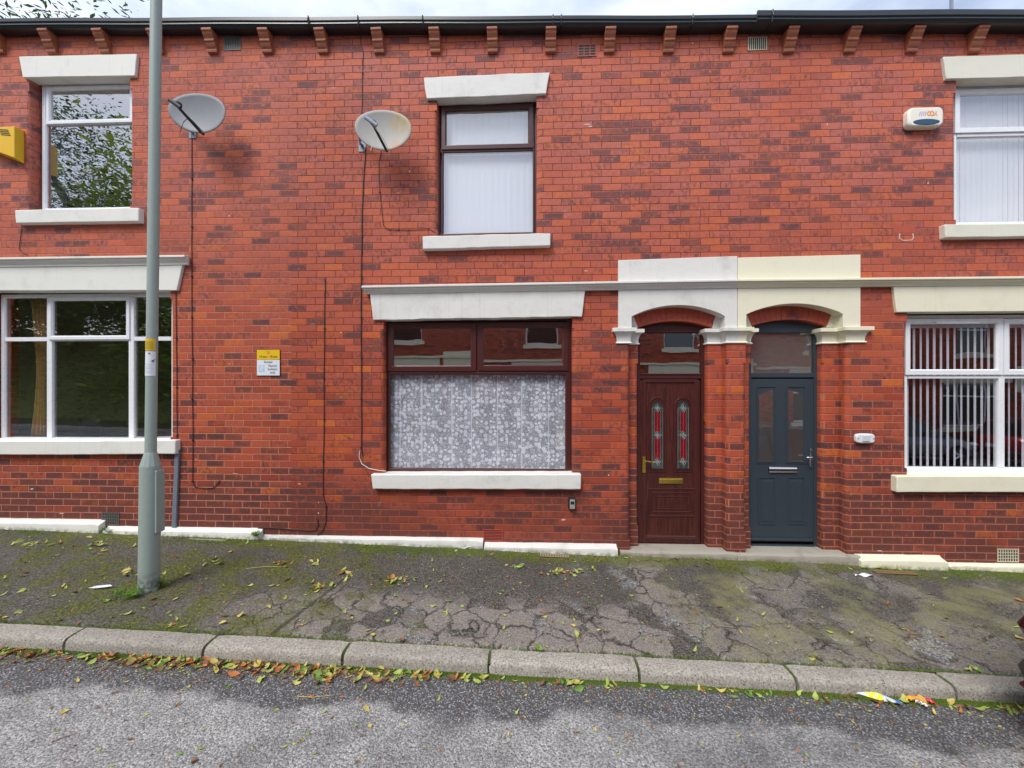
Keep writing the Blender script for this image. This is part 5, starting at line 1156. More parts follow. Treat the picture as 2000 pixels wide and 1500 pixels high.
# ------------------------------------------------------------------ weeds
def weed(p, label, n=26, s=.06, spread=.10, name='weed', flat=.5):
    mb = MB(); sm = MB()
    for k in range(n):
        a = rnd.uniform(0, 2 * PI); r_ = spread * math.sqrt(rnd.random()); tip = p + Vector((r_ * math.cos(a), r_ * .6 * math.sin(a), rnd.uniform(.25, 1) * s * flat * 2)); sm.tube([p + (tip - p) * .1, (p + tip) / 2 + Vector((0, 0, .01)), tip], .0012, 3)
        for q in range(7):
            b_ = rnd.uniform(0, 2 * PI); l_ = rnd.uniform(.010, .020); d = Vector((math.cos(b_), math.sin(b_), rnd.uniform(-.2, .7))).normalized(); c = tip + d * .006 + Vector((rnd.gauss(0, .007), rnd.gauss(0, .007), rnd.gauss(0, .004))); w_ = d.cross(Vector((0, 0, 1))).normalized() * l_ * .4
            mb.add([c, c + d * l_ * .5 + w_, c + d * l_, c + d * l_ * .5 - w_], [(0, 1, 2, 3)])
    o = sm.build(name, M['weed'], None, recalc=False); mb.build('foliage', M['weed'], o, recalc=False); tag(o, label, 'weed')
weed(GP(248, 1163), 'spreading bright green weed at the left foot of the lamp column', 60, .045, .17)
weed(GP(312, 1146), 'small upright green weed at the right foot of the lamp column', 34, .06, .075)
weed(WP(500, 1048, -.10), 'small green weed growing against the white plinth by the looped cable', 26, .06, .06)
weed(WP(205, 1037, -.10), 'tiny green weed under the iron grille at the left plinth joint', 10, .035, .04)

# ------------------------------------------------------------------ lamp column
lp = GP(291, 1152); lc = empty('lamp_column', lp); tag(lc, 'pale green-grey steel lamp column standing on the pavement at left', 'lamp column')
def lampmat():
    b = NB('column_paint'); P = b.pos(); x, y, z = b.sep(P); c = b.mix(b.noise(P, 30, 4, .6), (.27, .33, .30), (.32, .38, .345))
    chip = b.ss(b.noise(b.comb(b.math('MULTIPLY', x, 3.0), b.math('MULTIPLY', y, 3.0), b.math('MULTIPLY', z, .8)), 38, 4, .7), .70, .73); c = b.mix(b.math('MULTIPLY', chip, .8), c, (.05, .05, .045))
    c = b.mix(b.math('MULTIPLY', b.ss(z, lp.z + .22, lp.z + .02), b.ss(b.noise(P, 25, 4), .35, .6)), c, (.09, .10, .075)); b.bsdf(c, .5, b.bump(b.noise(P, 200, 2), .0006, .5), spec=.4); return b.m
M['column'] = lampmat(); zsh = WP(293, 885, lp.y).z; dlt = WP(303, 0, lp.y) - WP(291, 1150, lp.y); lean = Vector((dlt.x / dlt.z, 0, 1)).normalized(); lean.y = .002
rb = .5 * 43 / 1000 * 5.0; sc_ = (lp.y + D) / F; rb = 17.0 * sc_; rs = 9.4 * sc_
mb = MB(); q = lambda z: lp + lean * (z - lp.z)
mb.tube([q(lp.z - .1), q(WP(293, 911, lp.y).z)], rb, 32); mb.build('base', M['column'], lc, smooth=True)
mb = MB(); N = 8; zt_ = WP(293, 884, lp.y).z; zb_ = WP(293, 912, lp.y).z
vs = []
for r_, z in ((rb * 1.01, zb_), (rb * 1.01, zb_ + .012), (rs * 1.08, zt_), (rs * 1.0, zt_ + .004)):
    for k in range(12): a = 2 * PI * k / 12 + .1; vs.append(q(z) + Vector((r_ * math.cos(a), r_ * math.sin(a), 0)))
mb.add(vs, [(i * 12 + k, i * 12 + (k + 1) % 12, (i + 1) * 12 + (k + 1) % 12, (i + 1) * 12 + k) for i in range(3) for k in range(12)]); mb.build('shoulder', M['column'], lc)
mb = MB(); mb.tube([q(zt_ - .02), q(4.5), q(6.6), q(7.2)], [rs, rs, rs * .98, rs * .9], 28); mb.build('shaft', M['column'], lc, smooth=True)
mb = MB(); tp = q(7.2); mb.tube([tp, tp + Vector((0, -.1, .12)), tp + Vector((0, -.5, .2))], .03, 10); mb.build('bracket_arm', M['column'], lc, smooth=True)
mb = MB(); hd = tp + Vector((0, -.75, .2)); mb.lathe([(.02, -.3), (.09, -.22), (.12, 0), (.10, .22), (.03, .3)], hd, 14, 'y'); mb.build('lantern', M['galv'], lc, smooth=True)
a0 = R(-2); mb = MB(); dx = rb + .004; mb.box(q(1).x + rb * .90, q(1).x + rb + .012, lp.y - .03, lp.y + .06, WP(293, 1040, lp.y).z, WP(293, 918, lp.y).z); mb.build('service_door', M['column'], lc, bevel=.008)
def wrap(z0, z1, a0, a1, r_, mat, name, par=None):
    mb = MB(); mb.grid(lambda u, v: tuple(q(z0 + (z1 - z0) * v) + Vector((r_ * math.sin(a0 + (a1 - a0) * u), -r_ * math.cos(a0 + (a1 - a0) * u), 0))), 16, 1); return mb.build(name, mat, par or lc, smooth='all', recalc=False)
z_ = lambda y: WP(296, y, lp.y - rs).z
yp = wrap(z_(684), z_(661), -1.25, 1.35, rs + .002, M['alarm_yellow'], 'yellow_plate'); wrap(z_(681), z_(666), -.85, .95, rs + .0035, plain('olive', (.46, .33, .02), .5), 'plate_panel', yp)
wt = wrap(z_(734), z_(686), -1.4, 1.45, rs + .002, M['sign_white'], 'notice_sticker')
for yy in (711, 716, 719, 724, 727): wrap(z_(yy + .7), z_(yy), -.3 if yy == 711 else -1.2, .9, rs + .0032, plain('print_grey', (.55, .55, .55), .6), 'print_line', wt)
# dog emblem and oval mark on the sticker
def onc(u, z, r_=rs + .0036): a = u / rs; return tuple(q(z) + Vector((r_ * math.sin(a), -r_ * math.cos(a), 0)))
mb = MB(); zd = z_(704); s_ = .0016 * 8
for seg in ([(-.6, 0), (.6, .2)], [(-.55, 0), (-.8, -1)], [(-.35, 0), (-.1, -.9)], [(.5, .1), (.45, -.9)], [(.6, .2), (1.1, .9)], [(1.0, .9), (1.5, .7)], [(-.6, .1), (-.9, .5)]): mb.tube([onc(.042 + a * s_ * .8, zd + c * s_) for a, c in seg], .0028, 4)
mb.build('dog_emblem', M['ink'], wt); wrap(z_(691.5), z_(688.5), .18, .55, rs + .0034, plain('print_dark', (.2, .2, .2), .6), 'oval_mark', wt)

# ------------------------------------------------------------------ fallen leaves
LC = {'orange': ((.42, .13, .035), (.62, .24, .07)), 'brown': ((.13, .06, .03), (.32, .16, .075)), 'yellow': ((.46, .36, .07), (.66, .56, .17)), 'lime': ((.26, .34, .05), (.50, .56, .16)), 'green': ((.10, .22, .03), (.20, .33, .06))}
LM = {k: veg('fallen_leaf_' + k, a, b_, .15, .55, 60) for k, (a, b_) in LC.items()}
def leaf_mesh(kind, seed):
    rr = random.Random(seed); L_, W_ = (1, .30) if kind == 'long' else (1, .52); n = 6; vs = []; cu = rr.uniform(.05, .75); tw = rr.uniform(-1.6, 1.6); fold = rr.uniform(.1, .5)
    for i in range(n + 1):
        t = i / n; w_ = W_ * math.sin(PI * min(1, t ** .8)) * .5 * (1 + rr.uniform(-.12, .12)); x = (t - .5) * L_; z = cu * (t - .5) ** 2 * 2 + .02; a = tw * (t - .5)
        yb = .12 * math.sin(t * 3) * rr.uniform(.5, 1)
        vs += [(x, yb - w_ * math.cos(a), z + w_ * fold - w_ * math.sin(a)), (x, yb, z), (x, yb + w_ * math.cos(a), z + w_ * fold + w_ * math.sin(a))]
    fs = [(i * 3 + j, i * 3 + j + 1, (i + 1) * 3 + j + 1, (i + 1) * 3 + j) for i in range(n) for j in (0, 1)]
    mb = MB().add(vs, fs); mb.add([(-.5, .0, .02), (-.66, .03, .05), (-.66, .05, .05), (-.5, .02, .02)], [(0, 1, 2, 3)])
    me = mb.mesh('fallen_leaf'); 
    for p in me.polygons: p.use_smooth = True
    return me
LMESH = {}
for k in LC:
    LMESH[k] = []
    for s_ in range(5):
        me = leaf_mesh('long' if s_ < 3 else 'wide', hash((s_, len(k))) % 1000 + s_); me.materials.append(LM[k]); LMESH[k].append(me)
rl = random.Random(5); leaves = []
def pickc(ws): return rl.choices(list(LC), ws)[0]
def add_leaf(p, size, c, where):
    leaves.append((p, size, c, where, rl.uniform(0, 2 * PI), rl.gauss(0, .38), rl.gauss(0, .30), rl.randrange(5)))
# gutter drift, dense to the left
def gut(n, x0, x1, sp, ws):
    for _ in range(n):
        x = rl.uniform(x0, x1); y = KF - .03 - abs(rl.gauss(0, sp)); add_leaf(Vector((x, y, zroad(x, y) + rl.uniform(.002, .016))), rl.uniform(.034, .09), pickc(ws), 'gutter')
mix1 = (16, 34, 16, 26, 10)
gut(150, -5.0, -2.6, .05, mix1); gut(110, -2.9, -1.95, .05, mix1); gut(100, -1.95, -1.35, .065, mix1); gut(70, -1.5, -.7, .05, mix1); gut(34, -.8, .6, .035, (6, 25, 20, 35, 14)); gut(26, .6, 2.2, .03, (8, 15, 22, 35, 20)); gut(44, 2.2, 3.4, .04, (20, 15, 25, 25, 15)); gut(24, 3.3, 5.5, .05, mix1)
for _ in range(55):
    p = GP(rl.uniform(-50, 2050), rl.uniform(1320, 1500), True); add_leaf(p + Vector((0, 0, .003)), rl.uniform(.022, .045), pickc((8, 42, 22, 24, 4)), 'road')
for (px, py) in ((605, 1362), (1020, 1405), (1010, 1395), (590, 1448), (380, 1488), (390, 1466), (150, 1333), (715, 1387), (855, 1365)): add_leaf(GP(px, py, True) + Vector((0, 0, .004)), .055, pickc((30, 10, 30, 25, 0)), 'road')
# pavement scatter and drifts
for _ in range(430):
    u = rl.random(); px = rl.uniform(-60, 1150) if u < .70 else rl.uniform(1100, 2060); py = rl.uniform(1048, 1290); p = GP(px, py)
    if not (KB + .02 < p.y < -.10): continue
    add_leaf(p + Vector((0, 0, .006)), rl.uniform(.025, .075), pickc((8, 24, 22, 40, 6)), 'pavement')
for (px, py, n, sx, sy) in ((770, 1136, 26, 45, 8), (1110, 1118, 34, 50, 6), (620, 1148, 14, 18, 8), (185, 1065, 12, 25, 6), (690, 1120, 10, 25, 8), (420, 1098, 12, 25, 8), (570, 1104, 10, 40, 6), (190, 1080, 8, 20, 6), (1010, 1108, 6, 20, 4), (60, 1064, 14, 40, 7), (250, 1120, 6, 15, 6), (1330, 1090, 5, 18, 3), (1400, 1092, 7, 22, 3), (1700, 1112, 8, 40, 3), (1580, 1290, 5, 12, 6), (1900, 1310, 5, 20, 4), (780, 1295, 6, 60, 5)):
    for _ in range(n):
        p = GP(px + rl.gauss(0, sx * .6), py + rl.gauss(0, sy * .6)); 
        if KB + .01 < p.y < -.08: add_leaf(p + Vector((0, 0, rl.uniform(.005, .016))), rl.uniform(.035, .095), pickc((8, 10, 18, 46, 18)), 'pavement')
C0 = Vector((0, -D, H)); leaves.sort(key=lambda t: -(t[1] * t[1] / max(.5, (t[0] - C0).length_squared ** 1.0)) * (1 if -7 < (t[0].x / (t[0].y + D + .01)) * 4 < 6.5 else .01))
def put(name, me, p, s_, e): o = bpy.data.objects.new(name, me); col.objects.link(o); o.location = p; o.scale = (s_, s_ * 1.0, s_); o.rotation_euler = e; return o
WH = {'gutter': 'among the leaf drift at the kerb foot', 'road': 'lying on the open road surface', 'pavement': 'lying on the mossy pavement'}
rest = MB(); rmats = list(LC); restf = []
for i, (p, s_, c, wh, a, rx, ry, k) in enumerate(leaves):
    if i < 290:
        o = put('fallen_leaf', LMESH[c][k], p, s_, (rx, ry, a)); tag(o, 'small %s fallen leaf %s' % (c, WH[wh]), 'leaf', '%s leaves %s' % (c, WH[wh]))
    else:
        me = LMESH[c][k]; mt = Matrix.Translation(p) @ Matrix.Rotation(a, 4, 'Z') @ Matrix.Rotation(ry, 4, 'Y') @ Matrix.Rotation(rx, 4, 'X') @ Matrix.Scale(s_, 4)
        rest.add([mt @ v.co for v in me.vertices], [tuple(f.vertices) for f in me.polygons]); restf += [rmats.index(c)] * len(me.polygons)
# crumbs and twigs
rt = random.Random(3)
for _ in range(2600):
    if rt.random() < .6: x = rt.uniform(-6, 5) if rt.random() < .5 else rt.uniform(-5, -1); y = KF - .02 - abs(rt.gauss(0, .09)); z = zroad(x, y)
    elif rt.random() < .7: x = rt.uniform(-6, 5); y = rt.uniform(KB, -.1); z = zpave(x, y) + .003
    else: x = rt.uniform(-3.5, 3.5); y = rt.uniform(-3.4, KF); z = zroad(x, y)
    s_ = rt.uniform(.006, .016); a = rt.uniform(0, 6); rest.add([(x + s_ * math.cos(a + k * 1.57) * (1 if k % 2 else .5), y + s_ * math.sin(a + k * 1.57) * (1 if k % 2 else .5), z + .003 + rt.uniform(0, .004)) for k in range(4)], [(0, 1, 2, 3)]); restf.append(rt.choices(range(5), (1, 12, 2, 2, 1))[0])
o = rest.build('leaf_litter', LM[rmats[0]], None, recalc=False); 
for c in rmats[1:]: o.data.materials.append(LM[c])
for p, i in zip(o.data.polygons, restf): p.material_index = i
tag(o, 'mixed litter of small leaves and crumbs over kerb, road and pavement', 'leaf litter', kind='stuff')
for (pts, c, rd, lab) in (([(580, 1362), (610, 1364), (650, 1360)], 'yellow', True, 'thin pale twig lying on the road left of centre'), ([(100, 1452), (125, 1442), (150, 1434)], 'brown', True, 'thin brown twig lying on the road at lower left'), ([(636, 1180), (655, 1168), (668, 1162)], 'brown', False, 'curled brown twig on the pavement left of centre'), ([(480, 1112), (520, 1108), (560, 1109)], 'yellow', False, 'long yellowish stem on the pavement below the looped cable')):
    mb = MB(); mb.tube([GP(a, b_, rd) + Vector((0, 0, .008)) for a, b_ in pts], [.003, .0025, .0015], 5); o = mb.build('twig', LM[c], None); tag(o, lab, 'twig')

# ------------------------------------------------------------------ litter
fe = GP(195, 1150); mb = MB(); mb.add([(fe.x + x, fe.y + y, fe.z + .012 + z) for x, y, z in ((-.10, -.012, 0), (-.04, .012, .01), (.07, .03, .014), (.10, .02, .006), (.08, -.004, .01), (-.02, -.02, .004))], [(0, 1, 4, 5), (1, 2, 3, 4)]); o = mb.build('paper_scrap', M['sign_white'], None, recalc=False); tag(o, 'white paper scrap lying on the pavement left of the lamp column', 'litter')
for a, b_, lab in ((905, 1064, 'crumpled white paper pressed against the grey plinth'), (1675 + 10, 1119, 'white paper strip beside the cream plinth at right')):
    p = GP(a, b_ + 6); mb = MB(); mb.grid(lambda u, v: (p.x + (u - .5) * .2 + .02 * v, p.y + (v - .5) * .05, p.z + .012 + .012 * math.sin(u * 9 + v * 3)), 8, 3); o = mb.build('paper_scrap', M['sign_white'], None, recalc=False); tag(o, lab, 'litter')
# crushed bottle
A, B = GP(1654, 1347, True), GP(1750, 1374, True); A.z += .016; B.z += .014; ax = (B - A); Lb = ax.length; ax.normalize(); sd_ = ax.cross(Vector((0, 0, 1))).normalized()
bot = empty('plastic_bottle', A); tag(bot, 'crushed clear plastic bottle with yellow label and blue cap in the gutter', 'bottle')
def crush(t0, t1, rf, n=14, S=14):
    mb = MB(); vs = []
    for i in range(n + 1):
        t = t0 + (t1 - t0) * i / n; c = A + ax * (Lb * t)
        for k in range(S):
            a = 2 * PI * k / S; r_ = rf(t); q_ = noise.noise(Vector((t * 14, k * .9, 2))) * .004; vs.append(c + sd_ * (r_ * math.cos(a) * 1.2 + q_) + Vector((0, 0, r_ * math.sin(a) * .38 + q_)))
    mb.add(vs, [(i * S + k, i * S + (k + 1) % S, (i + 1) * S + (k + 1) % S, (i + 1) * S + k) for i in range(n) for k in range(S)] + [tuple(range(S)), tuple(n * S + k for k in range(S))]); return mb
M['clear_plastic'] = plain('clear_plastic', (.62, .70, .78), .12, var=.2, scale=40, spec=.9); M['blue_cap'] = plain('blue_cap', (.02, .16, .60), .4); M['label_yellow'] = plain('label_yellow', (.85, .78, .02), .4, var=.1)
rf = lambda t: .030 * min(1, .55 + t * 3) if t < .72 else .030 - (t - .72) / .28 * .019
crush(0, 1, rf).build('bottle_body', M['clear_plastic'], bot, smooth='all'); crush(.36, .72, lambda t: rf(t) + .0015).build('bottle_label', M['label_yellow'], bot, smooth='all'); crush(1.005, 1.09, lambda t: .0155).build('bottle_cap', M['blue_cap'], bot, smooth=True)
def wrapper(px, py, w_, l_, a, c, label, nm='food_wrapper'):
    p = GP(px, py, True); mb = MB(); ca, sa = math.cos(a), math.sin(a)
    def fn(u, v):
        X, Y = (u - .5) * l_, (v - .5) * w_ * (1 - .3 * math.sin(u * 7)); h_ = .012 + .014 * abs(math.sin(u * 11 + v * 4)) + .008 * math.sin(v * 9 + u * 3); return (p.x + X * ca - Y * sa, p.y + X * sa + Y * ca, p.z + h_)
    mb.grid(fn, 14, 7); o = mb.build(nm, plain('wrapper_' + label.split()[1], c, .25, var=.35, scale=30, spec=.8), None, smooth='all', recalc=False); tag(o, label, 'wrapper')
wrapper(1782, 1370, .05, .11, -.1, (.80, .36, .02), 'crumpled orange wrapper in the gutter beside the crushed bottle'); wrapper(1806, 1371, .035, .09, -.6, (.70, .02, .03), 'shiny red wrapper in the gutter right of the orange one'); wrapper(1800, 1380, .018, .06, -.75, (.80, .80, .78), 'tiny white strip of litter in the gutter under the red wrapper')

# ------------------------------------------------------------------ gratings
def grating(px0, px1, py, n, mat, label, w_=.055):
    a, b_ = GP(px0, py), GP(px1, py); e = empty('floor_grating', (a + b_) / 2); tag(e, label, 'grating'); zf = lambda x, y: zpave(x, y) + .006; yc = (a.y + b_.y) / 2; y0, y1_ = yc - w_ / 2, yc + w_ / 2
    def bx(m, x0, x1, ya, yb, h0, h1): m.hexa([(x, y, zf(x, y) + h0) for x, y in ((x0, ya), (x1, ya), (x1, yb), (x0, yb))], [(x, y, zf(x, y) + h1) for x, y in ((x0, ya), (x1, ya), (x1, yb), (x0, yb))])
    m = MB(); bx(m, a.x, b_.x, y0, y1_, -.01, .001); m.build('recess', M['black'], e); m = MB(); bx(m, a.x, b_.x, y0, y0 + .008, .0, .009); bx(m, a.x, b_.x, y1_ - .008, y1_, .0, .009)
    for k in range(n + 1):
        x = a.x + (b_.x - a.x - .008) * k / n; bx(m, x, x + .011, y0 + .008, y1_ - .008, 0, .008)
    m.build('bars', mat, e)
M['tan_clay'] = plain('tan_clay', (.36, .27, .17), .7, var=.25, scale=20)
grating(1055, 1110, 1087, 11, M['tan_clay'], 'tan slotted ground grating beside the grey plinth left of the maroon door'); grating(1712, 1784, 1120, 14, plain('rust_clay', (.28, .16, .08), .7, var=.3, scale=25), 'rusty slotted ground grating beside the cream plinth at right')
for (px0, px1, py, lab) in ((360, 440, 1058, 'sunken stone-edged cover by the left plinth below the conduit'),):
    a, b_ = GP(px0, py), GP(px1, py); m = MB(); z0_ = zpave(a.x, a.y) + .010; z1_ = zpave(b_.x, b_.y) + .010
    for (xa, xb, ya, yb) in ((a.x, b_.x, -.15, -.13), (a.x, a.x + .02, -.13, -.09), (b_.x - .02, b_.x, -.13, -.09)): m.hexa([(x, y, zpave(x, y) - .02) for x, y in ((xa, ya), (xb, ya), (xb, yb), (xa, yb))], [(x, y, zpave(x, y) + .012) for x, y in ((xa, ya), (xb, ya), (xb, yb), (xa, yb))])
    o = m.build('drain_surround', M['stone_step'], None, bevel=.003); tag(o, lab, 'drain')

# ------------------------------------------------------------------ cars
def car_paint(name, c): return plain(name, c, .25, .2, .05, spec=.7, Coat_Weight=.8)
M['tyre'] = plain('tyre', (.02, .02, .02), .85); M['tail_red'] = plain('tail_red', (.028, .005, .006), .15, spec=.9); M['car_glass'] = plain('car_glass', (.02, .025, .028), .05, spec=1.0); M['headlamp'] = plain('headlamp', (.55, .57, .6), .08, spec=1.0); M['dark_trim'] = plain('dark_trim', (.03, .032, .036), .5)
def car(origin, rz, paint, label):
    e = empty('parked_car', origin, rz); tag(e, label, 'car'); T = Matrix.Translation(origin) @ Matrix.Rotation(rz, 4, 'Z')
    # local x from rear (0) to nose (4), y across, z up; x, half width, bottom, shoulder height, top inset
    st = [(0.00, .62, .42, .66), (.03, .74, .30, .78), (.12, .80, .26, .92), (.35, .84, .24, .96), (.9, .86, .22, .96), (1.8, .87, .22, .94), (2.7, .86, .22, .92), (3.2, .85, .23, .86), (3.6, .82, .24, .78), (3.85, .74, .26, .66), (3.97, .62, .32, .56), (4.0, .50, .38, .50)]
    S = 20; vs = []
    for x, w_, zb_, zt_ in st:
        for k in range(S):
            a = 2 * PI * k / S; ca, sa = math.cos(a), math.sin(a); y = w_ * math.copysign(abs(ca) ** .42, ca); z = (zb_ + zt_) / 2 + (zt_ - zb_) / 2 * math.copysign(abs(sa) ** .5, sa); vs.append(T @ Vector((x, y, z)))
    n = len(st); mb = MB().add(vs, [(i * S + k, i * S + (k + 1) % S, (i + 1) * S + (k + 1) % S, (i + 1) * S + k) for i in range(n - 1) for k in range(S)] + [tuple(range(S)), tuple((n - 1) * S + k for k in range(S))]); body = mb.build('body', paint, e, smooth='all')
    cb = [(.16, .70, .90), (.42, .66, 1.30), (.75, .64, 1.42), (1.5, .63, 1.46), (2.1, .63, 1.42), (2.95, .72, .88)]
    vs = []; 
    for x, w_, zt_ in cb:
        wb = .80; vs += [T @ Vector((x, -wb, .86)), T @ Vector((x, -w_, zt_ - .04)), T @ Vector((x, -w_ + .08, zt_)), T @ Vector((x, w_ - .08, zt_)), T @ Vector((x, w_, zt_ - .04)), T @ Vector((x, wb, .86))]
    m_ = len(cb); MB().add(vs, [(i * 6 + k, i * 6 + k + 1, (i + 1) * 6 + k + 1, (i + 1) * 6 + k) for i in range(m_ - 1) for k in range(5)] + [tuple(range(6)), tuple((m_ - 1) * 6 + k for k in range(6))]).build('windows', M['car_glass'], e)
    mb = MB(); rvs = [T @ Vector(p) for p in ((.46, -.62, 1.315), (.8, -.61, 1.432), (1.5, -.60, 1.472), (2.12, -.60, 1.43), (2.12, .60, 1.43), (1.5, .60, 1.472), (.8, .61, 1.432), (.46, .62, 1.315))]; mb.add(rvs, [(0, 1, 6, 7), (1, 2, 5, 6), (2, 3, 4, 5)])
    for sy in (-1, 1):
        for xa, xb, za, zb_ in ((.45, .28, 1.30, .93), (1.45, 1.50, 1.44, .93), (2.12, 2.92, 1.42, .90)):
            mb.tube([T @ Vector((xa, sy * .645, za)), T @ Vector((xb, sy * .80, zb_))], .028, 5)
        mb.tube([T @ Vector((x, sy * (w_ - .01), z_ - .02)) for x, w_, z_ in cb[1:5]], .025, 5)
    mb.build('roof', paint, e, recalc=False)
    for wx in (.72, 3.22):
        for sy in (-1, 1):
            c = T @ Vector((wx, sy * .77, .31)); mb = MB(); N = 28; prof = [(.17, -.09), (.28, -.10), (.31, -.06), (.31, .06), (.28, .10), (.17, .09)]; v2 = []
            for r_, h_ in prof:
                for k in range(N): a = 2 * PI * k / N; v2.append(T @ Vector((wx + r_ * math.cos(a), sy * .77 + h_, .31 + r_ * math.sin(a))))
            wh = mb.add(v2, [(i * N + k, i * N + (k + 1) % N, (i + 1) * N + (k + 1) % N, (i + 1) * N + k) for i in range(5) for k in range(N)]).build('wheel', M['tyre'], e, smooth=True)
            mb = MB()
            for k in range(5):
                a = 2 * PI * k / 5; p0 = T @ Vector((wx, sy * .85, .31)); p1 = T @ Vector((wx + .2 * math.cos(a), sy * .84, .31 + .2 * math.sin(a))); mb.tube([p0, p1], .028, 5)
            mb.tube([T @ Vector((wx + .2 * math.cos(2 * PI * k / 20), sy * .845, .31 + .2 * math.sin(2 * PI * k / 20))) for k in range(20)], .018, 5, True); mb.build('rim', M['chrome'], wh)
    for sy in (-1, 1):
        for (xx, zz, hw, hh, nm, mt) in ((.085, .74, .12, .13, 'tail_light', 'tail_red'), (3.80, .62, .12, .07, 'headlight', 'headlamp'), (.05, .40, .07, .035, 'reflector', 'tail_red')):
            mb = MB(); mb.lathe([(.0, -1), (.6, -.7), (1, 0), (.6, .7), (0, 1)], (0, 0, 0), 12); mb.v = [tuple(T @ Vector((xx + v[0] * (.09 if nm != 'headlight' else .14), sy * .68 + v[1] * hw, zz + v[2] * hh))) for v in mb.v]; mb.build(nm, M[mt], e, smooth=True)
        mb = MB(); mb.lathe([(0, -.09), (.07, -.07), (.09, 0), (.07, .07), (0, .09)], (0, 0, 0), 12); mb.v = [tuple(T @ Vector((2.45 + v[0] * .8, sy * .93 + v[1] * .8, 1.0 + v[2] * .8))) for v in mb.v]; mb.build('wing_mirror', paint, e, smooth=True)
    for xx, nm, mt in ((-.012, 'rear_bumper', 'dark_trim'),):
        mb = MB()
        pts = [T @ Vector((p[0], p[1], .42)) for p in ((.36, -.83), (.17, -.79), (.03, -.64), (.0, -.3), (.0, .3), (.03, .64), (.17, .79), (.36, .83))]; mb.tube(pts, .075, 8); mb.build(nm, M[mt], e, smooth=True)
    mb = MB(); mb.hexa([T @ Vector(p) for p in ((-.03, -.26, .56), (-.015, -.26, .56), (-.015, .26, .56), (-.03, .26, .56))], [T @ Vector(p) for p in ((-.03, -.26, .67), (-.015, -.26, .67), (-.015, .26, .67), (-.03, .26, .67))]); mb.build('number_plate', M['sign_white'], e)
    return e
def zc_at(x, y): return zroad(x, y)
CX = 3.06; car((CX, -2.92, zc_at(CX + 1.8, -2.9) - .0), 0, car_paint('car_black', (.015, .016, .02)), 'dark parked car whose rear corner just enters at the right edge over the kerb')
car((3.6, -7.7, zc_at(5, -7.7)), 0, car_paint('car_silver', (.35, .38, .42)), 'silver parked car across the street')
car((9.5, -7.7, zc_at(11, -7.7)), 0, car_paint('car_grey', (.13, .15, .17)), 'dark grey parked car across the street')
car((14.8, -7.7, zc_at(16, -7.7)), 0, car_paint('car_red', (.42, .02, .03)), 'red parked car across the street')

